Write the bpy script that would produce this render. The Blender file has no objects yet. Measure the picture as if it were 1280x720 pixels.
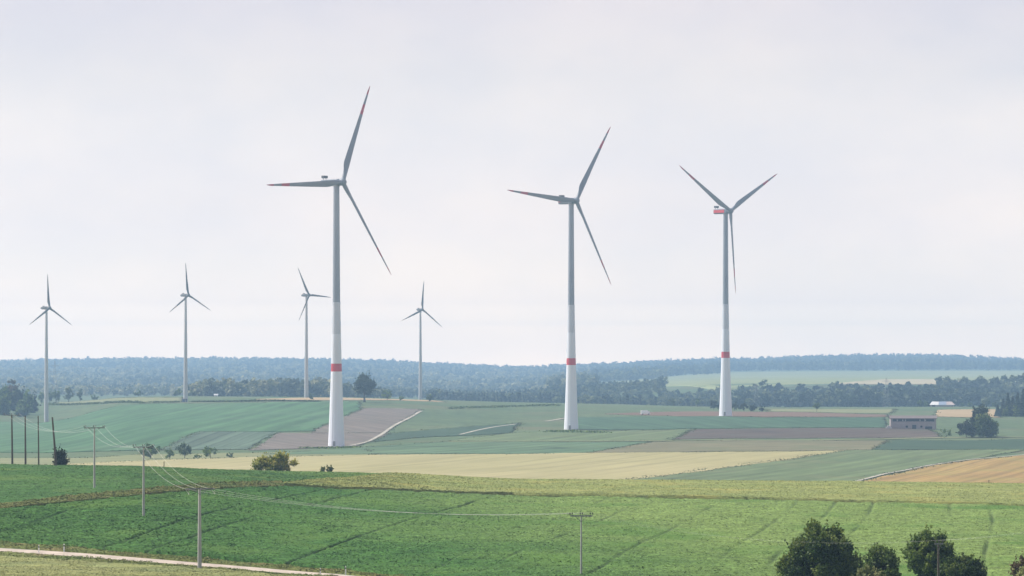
import bpy, math, random
import numpy as np
from mathutils import Vector, Matrix

R = math.radians
scene = bpy.context.scene
COL = scene.collection
F_PX = 4000.0          # focal length in pixels of a 1280 px wide picture
PX0, ROW0 = 640.0, 456.0
ZC = 60.0              # camera height in the world

# --------------------------------------------------------------------------
# terrain: a height field given by cross sections of the valley
# --------------------------------------------------------------------------
YS = np.array([330,400,450,500,550,600,650,700,800,1000,1270,1420,1570,1709,1850,1970,2203,2400,2520,2640,2800,3000,3300,3700,4200,6500,8500,10200,11200,12500,16000], float)
SECT = {
 0:   [728,716,684,643,612,592.5,584,587,608,634,596,581,568,558,550,543,533,524,519,514,509,504,503,502,497,482,468,459,457,459,459],
 60:  [729,718,684,642,611,592.5,585,587,608,634,596,581,568,558,549,541,532,527,522,516,510,505,503,502,497,482,468,458,456,459,459],
 180: [730,722,685,641,612,594,586.5,588,608,634,596,581,567.5,556,541,532,518,508,504.5,501,498,496,498,500,497,482,467,456,454,458,459],
 420: [735,727,693,658,632,613,600,593.5,607,634,597,581,568,558,546,533,516,504,499.5,497.5,496.5,497,499,500,497,484,468,457,455.5,459,459],
 640: [740,724,691,665,643,627,613,603,610,634,598,583,568,557,546,537,524,514,509,506,504,502.5,505,507,503,488,475,466,464,463,460],
 714: [741,724,692,666,645,628,614.5,604,610,634,599,583.5,568,557,546,537,524,514,510,507,505,504,506,507.5,494,480,472,464,462,461,460],
 907: [742,726,694,668,647,631,617,606,611,634,600,584,568.5,557,545,537,520,515,513,511,509.5,508.5,510,508,480,471,463.5,458,455,458,459],
 1143:[742,727,695,671,650,634,620,609,613,634,603,587,571,559,548,539,526,519,516,513,510.5,508.5,510,506,480,470,461.5,453,449.5,455,458],
 1280:[742,728,696,672,652,636,622,611,614,634,604,588,572,560,549,542,530,522,518,514,511,508.5,510,505,480,470,462,457.5,455.5,458,459],
}
CP = np.array(sorted(SECT), float)
CV = np.array([SECT[int(c)] for c in CP], float)

def pchip_slopes(x, y):
    h = np.diff(x); d = np.diff(y) / h
    m = np.zeros_like(y)
    for i in range(1, len(x) - 1):
        if d[i-1] * d[i] > 0:
            w1 = 2*h[i] + h[i-1]; w2 = h[i] + 2*h[i-1]
            m[i] = (w1 + w2) / (w1/d[i-1] + w2/d[i])
    m[0], m[-1] = d[0], d[-1]
    return m
CM = np.array([pchip_slopes(YS, r) for r in CV])

def hermite(x, xa, ya, ma):
    i = np.clip(np.searchsorted(xa, x) - 1, 0, len(xa) - 2)
    h = xa[i+1] - xa[i]; t = (x - xa[i]) / h
    return ((1+2*t)*(1-t)**2*ya[i] + t*(1-t)**2*h*ma[i] + t*t*(3-2*t)*ya[i+1] + t*t*(t-1)*h*ma[i+1])

def hsh(ix, iy, seed=0):
    n = (ix.astype(np.int64)*374761393 + iy.astype(np.int64)*668265263 + seed*974711) & 0x7fffffff
    n = ((n ^ (n >> 13)) * 1274126177) & 0x7fffffff
    n = (n ^ (n >> 16)) & 0xffff
    return n / 65535.0
def vnoise(x, y, seed=0):
    ix = np.floor(x); iy = np.floor(y); fx = x-ix; fy = y-iy
    fx = fx*fx*(3-2*fx); fy = fy*fy*(3-2*fy)
    a = hsh(ix,iy,seed); b = hsh(ix+1,iy,seed); c = hsh(ix,iy+1,seed); d = hsh(ix+1,iy+1,seed)
    return (a*(1-fx)+b*fx)*(1-fy) + (c*(1-fx)+d*fx)*fy - .5

def terrain(X, Y):
    X = np.asarray(X, float); Y = np.asarray(Y, float)
    X, Y = np.broadcast_arrays(X, Y)
    shp = X.shape; X = X.ravel(); Y = Y.ravel()
    Yc = np.clip(Y, 330, 16000)
    px = np.clip(PX0 + F_PX * X / Yc, CP[0], CP[-1])
    vals = np.array([hermite(Yc, YS, CV[k], CM[k]) for k in range(len(CP))])   # (cols, n)
    # Catmull-Rom style across the valley
    i = np.clip(np.searchsorted(CP, px) - 1, 0, len(CP) - 2)
    n = np.arange(len(X))
    def sl(k):
        a = np.clip(k-1, 0, len(CP)-1); b = np.clip(k+1, 0, len(CP)-1)
        return (vals[b, n] - vals[a, n]) / (CP[b] - CP[a])
    h = CP[i+1] - CP[i]; t = (px - CP[i]) / h
    row = ((1+2*t)*(1-t)**2*vals[i, n] + t*(1-t)**2*h*sl(i)*.8 + t*t*(3-2*t)*vals[i+1, n] + t*t*(t-1)*h*sl(i+1)*.8)
    z = -(row - ROW0) * Yc / F_PX
    z = np.where(Y < 330, -2 + (z + 2) * np.clip(Y, -40, 330) / 330.0, z)
    z = z + np.clip((Y-420)/200, 0, 1)*np.clip((14000-Y)/6000, 0, 1)*.5*vnoise(X/37., Y/61., 5)
    return (z + ZC).reshape(shp)

def tz(x, y): return float(terrain(np.array([x]), np.array([y]))[0])

def ground_at(px, row=None, Y=None, near=False):
    """point of the terrain seen along a direction; near = the slope this side of the first crest"""
    if Y is None:
        lo, hi = (331, 720) if near else (1050, 3300)
        if near == 'far': lo, hi = 3600, 11200
        ys = np.linspace(lo, hi, 900)
        xs = (px - PX0) / F_PX * ys
        rr = ROW0 - (terrain(xs, ys) - ZC) * F_PX / ys
        k = np.argmax(rr <= row)
        if rr[k] > row: k = int(np.argmin(rr))
        if k == 0: Y = ys[0]
        else:
            a = (rr[k-1] - row) / max(rr[k-1] - rr[k], 1e-6)
            Y = ys[k-1] + min(max(a, 0), 1) * (ys[k] - ys[k-1])
    return ((px - PX0) / F_PX * Y, Y)

# --------------------------------------------------------------------------
# materials
# --------------------------------------------------------------------------
def new_mat(name):
    m = bpy.data.materials.new(name); m.use_nodes = True
    nt = m.node_tree; nt.nodes.clear()
    out = nt.nodes.new('ShaderNodeOutputMaterial')
    return m, nt, out
def node(nt, t, **kw):
    n = nt.nodes.new(t)
    for k, v in kw.items(): setattr(n, k, v)
    return n
def rgba(c): return (c[0], c[1], c[2], 1)

def plain_mat(name, col, rough=.6, var=.12, scale=.5, metallic=0., streak=(1,1,1)):
    m, nt, out = new_mat(name)
    tc = node(nt, 'ShaderNodeTexCoord'); mp = node(nt, 'ShaderNodeMapping'); mp.inputs['Scale'].default_value = streak
    nz = node(nt, 'ShaderNodeTexNoise'); nz.inputs['Scale'].default_value = scale; nz.inputs['Detail'].default_value = 5
    nt.links.new(tc.outputs['Object'], mp.inputs[0]); nt.links.new(mp.outputs[0], nz.inputs['Vector'])
    cr = node(nt, 'ShaderNodeValToRGB')
    cr.color_ramp.elements[0].position = .3; cr.color_ramp.elements[1].position = .7
    cr.color_ramp.elements[0].color = rgba([c*(1-var) for c in col]); cr.color_ramp.elements[1].color = rgba([c*(1+var) for c in col])
    nt.links.new(nz.outputs['Fac'], cr.inputs[0])
    b = node(nt, 'ShaderNodeBsdfPrincipled'); b.inputs['Roughness'].default_value = rough; b.inputs['Metallic'].default_value = metallic
    nt.links.new(cr.outputs[0], b.inputs['Base Color']); nt.links.new(b.outputs[0], out.inputs[0])
    return m

def field_mat(name, c1, c2, c3=None, big=.02, fine=.6, angle=0., stretch=8., rows=0., rowgap=3., bump=.5, fine_amt=.5, tram=None, track=None, poor=None, speck=0., lines=None):
    """c1-c2: large patches; fine noise stretched along the drilling direction; c3: sparse patches; rows: visible drill rows"""
    q = 1.0 if speck > 0 else .80
    c1, c2 = [v*q for v in c1], [v*q for v in c2]
    if c3 is not None: c3 = [v*q for v in c3]
    m, nt, out = new_mat(name)
    tc = node(nt, 'ShaderNodeTexCoord')
    mp = node(nt, 'ShaderNodeMapping'); mp.inputs['Rotation'].default_value = (0,0,angle)
    nt.links.new(tc.outputs['Object'], mp.inputs[0])
    st = node(nt, 'ShaderNodeMapping'); st.inputs['Scale'].default_value = (1, 1./stretch, 1)
    nt.links.new(mp.outputs[0], st.inputs[0])
    n1 = node(nt, 'ShaderNodeTexNoise'); n1.inputs['Scale'].default_value = big; n1.inputs['Detail'].default_value = 6; n1.inputs['Roughness'].default_value = .6
    nt.links.new(mp.outputs[0], n1.inputs['Vector'])
    n2 = node(nt, 'ShaderNodeTexNoise'); n2.inputs['Scale'].default_value = fine; n2.inputs['Detail'].default_value = 6; n2.inputs['Roughness'].default_value = .75
    nt.links.new(st.outputs[0], n2.inputs['Vector'])
    a = node(nt, 'ShaderNodeMapRange'); a.inputs['From Min'].default_value = .35; a.inputs['From Max'].default_value = .65
    nt.links.new(n1.outputs['Fac'], a.inputs['Value'])
    mx = node(nt, 'ShaderNodeMix', data_type='RGBA'); mx.inputs['A'].default_value = rgba(c1); mx.inputs['B'].default_value = rgba(c2)
    nt.links.new(a.outputs[0], mx.inputs['Factor'])
    cur = mx.outputs['Result']
    if poor is not None:      # (colour, direction, from, to): drier soil towards one side of the field
        pc, pd, p0, p1 = poor
        dt = node(nt, 'ShaderNodeVectorMath', operation='DOT_PRODUCT'); dt.inputs[1].default_value = (pd[0], pd[1], 0); nt.links.new(tc.outputs['Object'], dt.inputs[0])
        ad = node(nt, 'ShaderNodeMath', operation='MULTIPLY_ADD'); ad.inputs[1].default_value = (p1-p0)*1.1; nt.links.new(n1.outputs['Fac'], ad.inputs[0]); nt.links.new(dt.outputs['Value'], ad.inputs[2])
        k0 = node(nt, 'ShaderNodeMapRange'); k0.inputs['From Min'].default_value = p0 + (p1-p0)*.55; k0.inputs['From Max'].default_value = p1 + (p1-p0)*.55
        nt.links.new(ad.outputs[0], k0.inputs['Value'])
        m0 = node(nt, 'ShaderNodeMix', data_type='RGBA'); m0.inputs['B'].default_value = rgba(pc); nt.links.new(k0.outputs[0], m0.inputs['Factor']); nt.links.new(cur, m0.inputs['A']); cur = m0.outputs['Result']
    if speck > 0:
        n9 = node(nt, 'ShaderNodeTexNoise'); n9.inputs['Scale'].default_value = 2.2; n9.inputs['Detail'].default_value = 4; n9.inputs['Roughness'].default_value = .8
        nt.links.new(tc.outputs['Object'], n9.inputs['Vector'])
        k9 = node(nt, 'ShaderNodeMapRange'); k9.inputs['From Min'].default_value = .33; k9.inputs['From Max'].default_value = .67; k9.inputs['To Min'].default_value = 1-speck; k9.inputs['To Max'].default_value = 1+speck
        nt.links.new(n9.outputs['Fac'], k9.inputs['Value'])
        m9 = node(nt, 'ShaderNodeVectorMath', operation='SCALE'); nt.links.new(cur, m9.inputs[0]); nt.links.new(k9.outputs[0], m9.inputs['Scale']); cur = m9.outputs[0]
    # fine variation multiplies
    b = node(nt, 'ShaderNodeMapRange'); b.inputs['From Min'].default_value = .3; b.inputs['From Max'].default_value = .7
    b.inputs['To Min'].default_value = 1-fine_amt; b.inputs['To Max'].default_value = 1+fine_amt
    nt.links.new(n2.outputs['Fac'], b.inputs['Value'])
    ml = node(nt, 'ShaderNodeVectorMath', operation='SCALE'); nt.links.new(cur, ml.inputs[0]); nt.links.new(b.outputs[0], ml.inputs['Scale'])
    cur = ml.outputs[0]
    if c3 is not None:
        n3 = node(nt, 'ShaderNodeTexNoise'); n3.inputs['Scale'].default_value = big*2.3; n3.inputs['Detail'].default_value = 7
        s3 = node(nt, 'ShaderNodeMapping'); s3.inputs['Location'].default_value = (131., 57., 9.); nt.links.new(mp.outputs[0], s3.inputs[0]); nt.links.new(s3.outputs[0], n3.inputs['Vector'])
        k = node(nt, 'ShaderNodeMapRange'); k.inputs['From Min'].default_value = .52; k.inputs['From Max'].default_value = .68
        nt.links.new(n3.outputs['Fac'], k.inputs['Value'])
        m3 = node(nt, 'ShaderNodeMix', data_type='RGBA'); m3.inputs['B'].default_value = rgba(c3)
        nt.links.new(k.outputs[0], m3.inputs['Factor']); nt.links.new(cur, m3.inputs['A']); cur = m3.outputs['Result']
    if rows > 0:
        sp = node(nt, 'ShaderNodeSeparateXYZ'); nt.links.new(mp.outputs[0], sp.inputs[0])
        w = node(nt, 'ShaderNodeTexNoise', noise_dimensions='1D'); w.inputs['Scale'].default_value = 1./rowgap; w.inputs['Detail'].default_value = 2
        nt.links.new(sp.outputs['X'], w.inputs['W'])
        k = node(nt, 'ShaderNodeMapRange'); k.inputs['From Min'].default_value = .42; k.inputs['From Max'].default_value = .6
        k.inputs['To Min'].default_value = 1-rows; k.inputs['To Max'].default_value = 1+rows*.5
        nt.links.new(w.outputs[0], k.inputs['Value'])
        m4 = node(nt, 'ShaderNodeVectorMath', operation='SCALE'); nt.links.new(cur, m4.inputs[0]); nt.links.new(k.outputs[0], m4.inputs['Scale']); cur = m4.outputs[0]
    if lines is not None:      # (gap, strength): tramlines of the drill
        sq = node(nt, 'ShaderNodeSeparateXYZ'); nt.links.new(mp.outputs[0], sq.inputs[0])
        wv = node(nt, 'ShaderNodeMath', operation='MULTIPLY_ADD'); wv.inputs[1].default_value = 5.; nt.links.new(n1.outputs['Fac'], wv.inputs[0]); nt.links.new(sq.outputs['X'], wv.inputs[2])
        pg = node(nt, 'ShaderNodeMath', operation='PINGPONG'); pg.inputs[1].default_value = lines[0]/2; nt.links.new(wv.outputs[0], pg.inputs[0])
        kl = node(nt, 'ShaderNodeMapRange'); kl.inputs['From Min'].default_value = lines[0]*.05; kl.inputs['From Max'].default_value = lines[0]*.16
        kl.inputs['To Min'].default_value = 1-lines[1]; kl.inputs['To Max'].default_value = 1+lines[1]*.15; nt.links.new(pg.outputs[0], kl.inputs['Value'])
        ml2 = node(nt, 'ShaderNodeVectorMath', operation='SCALE'); nt.links.new(cur, ml2.inputs[0]); nt.links.new(kl.outputs[0], ml2.inputs['Scale']); cur = ml2.outputs[0]
    if track is not None:      # wheel tracks: bare soil, stored on the mesh
        at = node(nt, 'ShaderNodeAttribute', attribute_name='track')
        m5 = node(nt, 'ShaderNodeMix', data_type='RGBA'); m5.inputs['B'].default_value = rgba(track)
        nt.links.new(at.outputs['Fac'], m5.inputs['Factor']); nt.links.new(cur, m5.inputs['A']); cur = m5.outputs['Result']
    d = node(nt, 'ShaderNodeBsdfPrincipled'); d.inputs['Roughness'].default_value = .9; d.inputs['Specular IOR Level'].default_value = .15
    nt.links.new(cur, d.inputs['Base Color'])
    bp = node(nt, 'ShaderNodeBump'); bp.inputs['Strength'].default_value = bump; bp.inputs['Distance'].default_value = .6
    nt.links.new(n2.outputs['Fac'], bp.inputs['Height']); nt.links.new(bp.outputs[0], d.inputs['Normal'])
    nt.links.new(d.outputs[0], out.inputs[0])
    return m

def leaf_mat(name, c1, c2, c3=None, transl=.3):
    m, nt, out = new_mat(name)
    at = node(nt, 'ShaderNodeAttribute', attribute_name='tint')
    oi = node(nt, 'ShaderNodeObjectInfo')
    cr = node(nt, 'ShaderNodeValToRGB')
    cr.color_ramp.elements[0].position = 0.; cr.color_ramp.elements[0].color = rgba(c1)
    cr.color_ramp.elements[1].position = .52; cr.color_ramp.elements[1].color = rgba(c2)
    if c3 is not None:
        e = cr.color_ramp.elements.new(.93); e.color = rgba(c3)
    nt.links.new(at.outputs['Fac'], cr.inputs[0])
    hs = node(nt, 'ShaderNodeHueSaturation')
    mr = node(nt, 'ShaderNodeMapRange'); mr.inputs['To Min'].default_value = .8; mr.inputs['To Max'].default_value = 1.2
    nt.links.new(oi.outputs['Random'], mr.inputs['Value']); nt.links.new(mr.outputs[0], hs.inputs['Value']); nt.links.new(cr.outputs[0], hs.inputs['Color'])
    d = node(nt, 'ShaderNodeBsdfPrincipled'); d.inputs['Roughness'].default_value = .6; d.inputs['Specular IOR Level'].default_value = .25
    t = node(nt, 'ShaderNodeBsdfTranslucent'); mx = node(nt, 'ShaderNodeMixShader'); mx.inputs[0].default_value = transl
    nt.links.new(hs.outputs[0], d.inputs['Base Color']); nt.links.new(hs.outputs[0], t.inputs['Color'])
    nt.links.new(d.outputs[0], mx.inputs[1]); nt.links.new(t.outputs[0], mx.inputs[2]); nt.links.new(mx.outputs[0], out.inputs[0])
    return m

M = {}
# --------------------------------------------------------------------------
# mesh helpers
# --------------------------------------------------------------------------
def link(o, parent=None):
    COL.objects.link(o)
    if parent is not None: o.parent = parent
    return o

def mesh_np(name, V, Fq, mat, parent=None, attrs=None, smooth=False, loc=None):
    """V (n,3), Fq (m,4) quads or (m,3) triangles"""
    V = np.ascontiguousarray(V, dtype=np.float32); Fq = np.ascontiguousarray(Fq, dtype=np.int32)
    k = Fq.shape[1]
    me = bpy.data.meshes.new(name)
    me.vertices.add(len(V)); me.vertices.foreach_set('co', V.ravel())
    me.loops.add(Fq.size); me.loops.foreach_set('vertex_index', Fq.ravel())
    me.polygons.add(len(Fq)); me.polygons.foreach_set('loop_start', np.arange(0, Fq.size, k, dtype=np.int32))
    try: me.polygons.foreach_set('loop_total', np.full(len(Fq), k, dtype=np.int32))
    except Exception: pass
    me.update(calc_edges=True)
    if smooth: me.polygons.foreach_set('use_smooth', np.ones(len(Fq), dtype=bool))
    for an, av in (attrs or {}).items():
        a = me.attributes.new(an, 'FLOAT', 'POINT'); a.data.foreach_set('value', np.asarray(av, dtype=np.float32))
    if mat is not None: me.materials.append(mat)
    o = bpy.data.objects.new(name, me)
    if loc is not None: o.location = loc
    return link(o, parent)

class MB:
    """collects boxes, tubes and lathes into ONE mesh"""
    def __init__(s): s.v = []; s.f = []; s.mi = []; s.sm = []
    def add(s, vs, fs, mi=0, smooth=False):
        b = len(s.v); s.v += [tuple(v) for v in vs]
        for f in fs: s.f.append([b+i for i in f]); s.mi.append(mi); s.sm.append(smooth)
    def box(s, c, size, rz=0, mi=0, taper=1.0):
        hx, hy, hz = size[0]/2, size[1]/2, size[2]/2
        cs, sn = math.cos(rz), math.sin(rz)
        vs = []
        for z in (-hz, hz):
            k = taper if z > 0 else 1
            for x, y in ((-hx,-hy),(hx,-hy),(hx,hy),(-hx,hy)):
                x *= k; y *= k
                vs.append((c[0]+x*cs-y*sn, c[1]+x*sn+y*cs, c[2]+z))
        s.add(vs, [(3,2,1,0),(4,5,6,7),(0,1,5,4),(1,2,6,5),(2,3,7,6),(3,0,4,7)], mi)
    def tube(s, pts, rad, n=8, mi=0, smooth=True, cap=True, mids=None):
        pts = [Vector(p) for p in pts]
        if not hasattr(rad, '__len__'): rad = [rad]*len(pts)
        vs = []; fs = []
        for i, p in enumerate(pts):
            d = (pts[min(i+1, len(pts)-1)] - pts[max(i-1, 0)]).normalized()
            a = d.cross(Vector((0,1,0)) if abs(d.y) < .9 else Vector((1,0,0))).normalized(); b = d.cross(a)
            for k in range(n):
                t = 2*math.pi*k/n
                vs.append(p + (a*math.cos(t) + b*math.sin(t))*rad[i])
        for i in range(len(pts)-1):
            for k in range(n):
                fs.append((i*n+k, i*n+(k+1)%n, (i+1)*n+(k+1)%n, (i+1)*n+k))
        base = len(s.f)
        s.add(vs, fs, mi, smooth)
        if mids:
            for i in range(len(pts)-1):
                for k in range(n): s.mi[base+i*n+k] = mids[i]
        if cap: s.add([vs[k] for k in range(n)], [tuple(range(n))[::-1]], mi); s.add([vs[-n+k] for k in range(n)], [tuple(range(n))], (mids[-1] if mids else mi))
    def build(s, name, mats, parent=None, loc=None):
        me = bpy.data.meshes.new(name); me.from_pydata(s.v, [], s.f); me.update()
        if not isinstance(mats, (list, tuple)): mats = [mats]
        for m in mats: me.materials.append(m)
        me.polygons.foreach_set('material_index', s.mi); me.polygons.foreach_set('use_smooth', s.sm)
        o = bpy.data.objects.new(name, me)
        if loc is not None: o.location = loc
        return link(o, parent)

def thing(name, label, cat, loc=(0,0,0), rz=0, group=None):
    o = bpy.data.objects.new(name, None); COL.objects.link(o)
    o.location = loc; o.rotation_euler = (0,0,rz); o.empty_display_size = 1
    o['label'] = label; o['category'] = cat
    if group: o['group'] = group
    return o
def tag(o, label, cat, group=None):
    o['label'] = label; o['category'] = cat
    if group: o['group'] = group
    return o
def copy_thing(r, loc, rz=0, sc=(1,1,1), label=None, group=None):
    c = r.copy(); COL.objects.link(c); c.location = loc; c.rotation_euler = (0,0,rz); c.scale = sc
    if label: c['label'] = label
    if group: c['group'] = group
    for ch in list(r.children):
        d = ch.copy(); COL.objects.link(d); d.parent = c
        for g in ch.children:
            e = g.copy(); COL.objects.link(e); e.parent = d
    return c

# --------------------------------------------------------------------------
# camera, world, sun
# --------------------------------------------------------------------------
cam = bpy.data.cameras.new('camera'); co = bpy.data.objects.new('camera', cam); COL.objects.link(co)
cam.sensor_width = 36; cam.sensor_fit = 'HORIZONTAL'; cam.lens = F_PX/1280*36
cam.shift_y = (ROW0-360)/1280; cam.clip_end = 40000; cam.clip_start = .5
co.location = (0,0,ZC); co.rotation_euler = (R(90),0,0)
scene.camera = co

SUN_EL, SUN_AZ = R(48), R(-70)          # azimuth clockwise from +Y (view direction)
sv = Vector((math.sin(SUN_AZ)*math.cos(SUN_EL), math.cos(SUN_AZ)*math.cos(SUN_EL), math.sin(SUN_EL)))
sl = bpy.data.lights.new('sun', 'SUN'); sl.energy = 5.0; sl.angle = R(1.2); sl.color = (1, .95, .87)
so = bpy.data.objects.new('sun', sl); COL.objects.link(so); so.rotation_euler = sv.to_track_quat('Z','Y').to_euler(); so.location = (0,0,400)

w = bpy.data.worlds.new('World'); scene.world = w; w.use_nodes = True
nt = w.node_tree; nt.nodes.clear()
wo = node(nt, 'ShaderNodeOutputWorld'); bg = node(nt, 'ShaderNodeBackground'); bg.inputs['Strength'].default_value = .11
sky = node(nt, 'ShaderNodeTexSky', sky_type='NISHITA'); sky.sun_disc = False; sky.sun_elevation = SUN_EL; sky.sun_rotation = SUN_AZ
sky.air_density = 1.0; sky.dust_density = 4.0; sky.ozone_density = 1.0; sky.altitude = 500
tc = node(nt, 'ShaderNodeTexCoord')
# thin veil of high cloud over the blue: a pale layer whose thickness varies
mp = node(nt, 'ShaderNodeMapping'); mp.inputs['Scale'].default_value = (6, 6, 11); nt.links.new(tc.outputs['Generated'], mp.inputs[0])
nz = node(nt, 'ShaderNodeTexNoise'); nz.inputs['Scale'].default_value = 1.6; nz.inputs['Detail'].default_value = 7; nz.inputs['Roughness'].default_value = .55
nt.links.new(mp.outputs[0], nz.inputs['Vector'])
mr = node(nt, 'ShaderNodeMapRange'); mr.inputs['From Min'].default_value = .40; mr.inputs['From Max'].default_value = .66
nt.links.new(nz.outputs['Fac'], mr.inputs['Value'])
veil = node(nt, 'ShaderNodeMix', data_type='RGBA'); veil.inputs['A'].default_value = (5.9,6.05,6.6,1); veil.inputs['B'].default_value = (6.9,6.75,6.85,1)
nt.links.new(mr.outputs[0], veil.inputs['Factor'])
sx = node(nt, 'ShaderNodeSeparateXYZ'); nt.links.new(tc.outputs['Generated'], sx.inputs[0])
cov = node(nt, 'ShaderNodeMapRange'); cov.inputs['From Min'].default_value = 0.0; cov.inputs['From Max'].default_value = .5
cov.inputs['To Min'].default_value = .86; cov.inputs['To Max'].default_value = .45
nt.links.new(sx.outputs['Z'], cov.inputs['Value'])
mixs = node(nt, 'ShaderNodeMix', data_type='RGBA')
nt.links.new(cov.outputs[0], mixs.inputs['Factor']); nt.links.new(sky.outputs[0], mixs.inputs['A']); nt.links.new(veil.outputs['Result'], mixs.inputs['B'])
# the sky whitens and brightens towards the horizon
hr = node(nt, 'ShaderNodeValToRGB'); hr.color_ramp.interpolation = 'LINEAR'
SKYP = [(0, (0.6667, 0.4793, 0.3077)), (0.005, (0.6071, 0.4377, 0.2803)), (0.0095, (0.5955, 0.4255, 0.2629)), (0.0125, (0.5993, 0.4251, 0.2552)), (0.0145, (0.5134, 0.3764, 0.24)), (0.017, (0.4013, 0.3125, 0.225)), (0.02, (0.3452, 0.2705, 0.2023)), (0.024, (0.3129, 0.2526, 0.1954)), (0.029, (0.2797, 0.2323, 0.1869)), (0.035, (0.2513, 0.215, 0.1824)), (0.042, (0.2328, 0.2018, 0.1787)), (0.05, (0.2216, 0.1939, 0.1739)), (0.06, (0.2044, 0.1835, 0.1705)), (0.072, (0.1978, 0.1792, 0.1665)), (0.09, (0.1763, 0.1626, 0.1552)), (0.114, (0.167, 0.1514, 0.1494)), (0.16, (0.1553, 0.1408, 0.1389)), (0.5, (0.1252, 0.1136, 0.112))]
els = hr.color_ramp.elements
els[0].position, els[1].position = SKYP[0][0], SKYP[-1][0]
els[0].color, els[1].color = rgba(SKYP[0][1]), rgba(SKYP[-1][1])
for p_, c_ in SKYP[1:-1]:
    e = els.new(p_); e.color = rgba(c_)
nt.links.new(sx.outputs['Z'], hr.inputs[0])
mul = node(nt, 'ShaderNodeMix', data_type='RGBA', blend_type='MULTIPLY'); mul.inputs['Factor'].default_value = 1
nt.links.new(mixs.outputs['Result'], mul.inputs['A']); nt.links.new(hr.outputs[0], mul.inputs['B'])
up5 = node(nt, 'ShaderNodeVectorMath', operation='SCALE'); up5.inputs['Scale'].default_value = 5.9
nt.links.new(mul.outputs['Result'], up5.inputs[0])
nt.links.new(up5.outputs[0], bg.inputs['Color']); nt.links.new(bg.outputs[0], wo.inputs[0])

scene.view_settings.view_transform = 'Standard'; scene.view_settings.look = 'None'
scene.view_settings.exposure = 0.42; scene.view_settings.gamma = 1; scene.view_settings.use_curve_mapping = False
scene.render.engine = 'CYCLES'
scene.cycles.use_denoising = True
scene.cycles.max_bounces = 6; scene.cycles.diffuse_bounces = 3; scene.cycles.volume_bounces = 0; scene.cycles.transmission_bounces = 3
scene.cycles.transparent_max_bounces = 8

# --------------------------------------------------------------------------
# haze: the air of the valley
# --------------------------------------------------------------------------
HAZE_DENSITY = 1.32e-4
m, nt, out = new_mat('haze_air')
pv = node(nt, 'ShaderNodeVolumePrincipled'); pv.inputs['Density'].default_value = HAZE_DENSITY
pv.inputs['Color'].default_value = (.43,.70,1.0,1); pv.inputs['Anisotropy'].default_value = .2
nt.links.new(pv.outputs[0], out.inputs['Volume'])
hb = MB(); hb.box((0, 6150, (ZC-62+ZC+165)/2), (9000, 13300, 227)); hz = hb.build('haze', m); hz['kind'] = 'stuff'

# --------------------------------------------------------------------------
# ground sheet
# --------------------------------------------------------------------------
def grid_faces(nr, nc):
    i = np.arange((nr-1)*(nc-1)); r = i//(nc-1); c = i % (nc-1); a = r*nc + c
    return np.stack([a, a+1, a+nc+1, a+nc], 1)
M['ground'] = field_mat('meadow_ground', (.085,.135,.06), (.12,.165,.075), (.14,.15,.075), big=.008, fine=.12, stretch=3, bump=.25, fine_amt=.3)
yy = np.concatenate([np.linspace(-400, 320, 25), np.arange(330, 800, 4.), np.geomspace(800, 3600, 260), np.geomspace(3650, 12600, 110)])
uu = np.linspace(-.34, .34, 273)
Xg = uu[None,:]*np.maximum(yy, 330)[:,None]; Yg = np.repeat(yy[:,None], len(uu), 1)
Zg = terrain(Xg, Yg)
g = mesh_np('ground', np.stack([Xg, Yg, Zg], -1).reshape(-1,3), grid_faces(len(yy), len(uu)), M['ground'], smooth=True); g['kind'] = 'structure'

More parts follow.
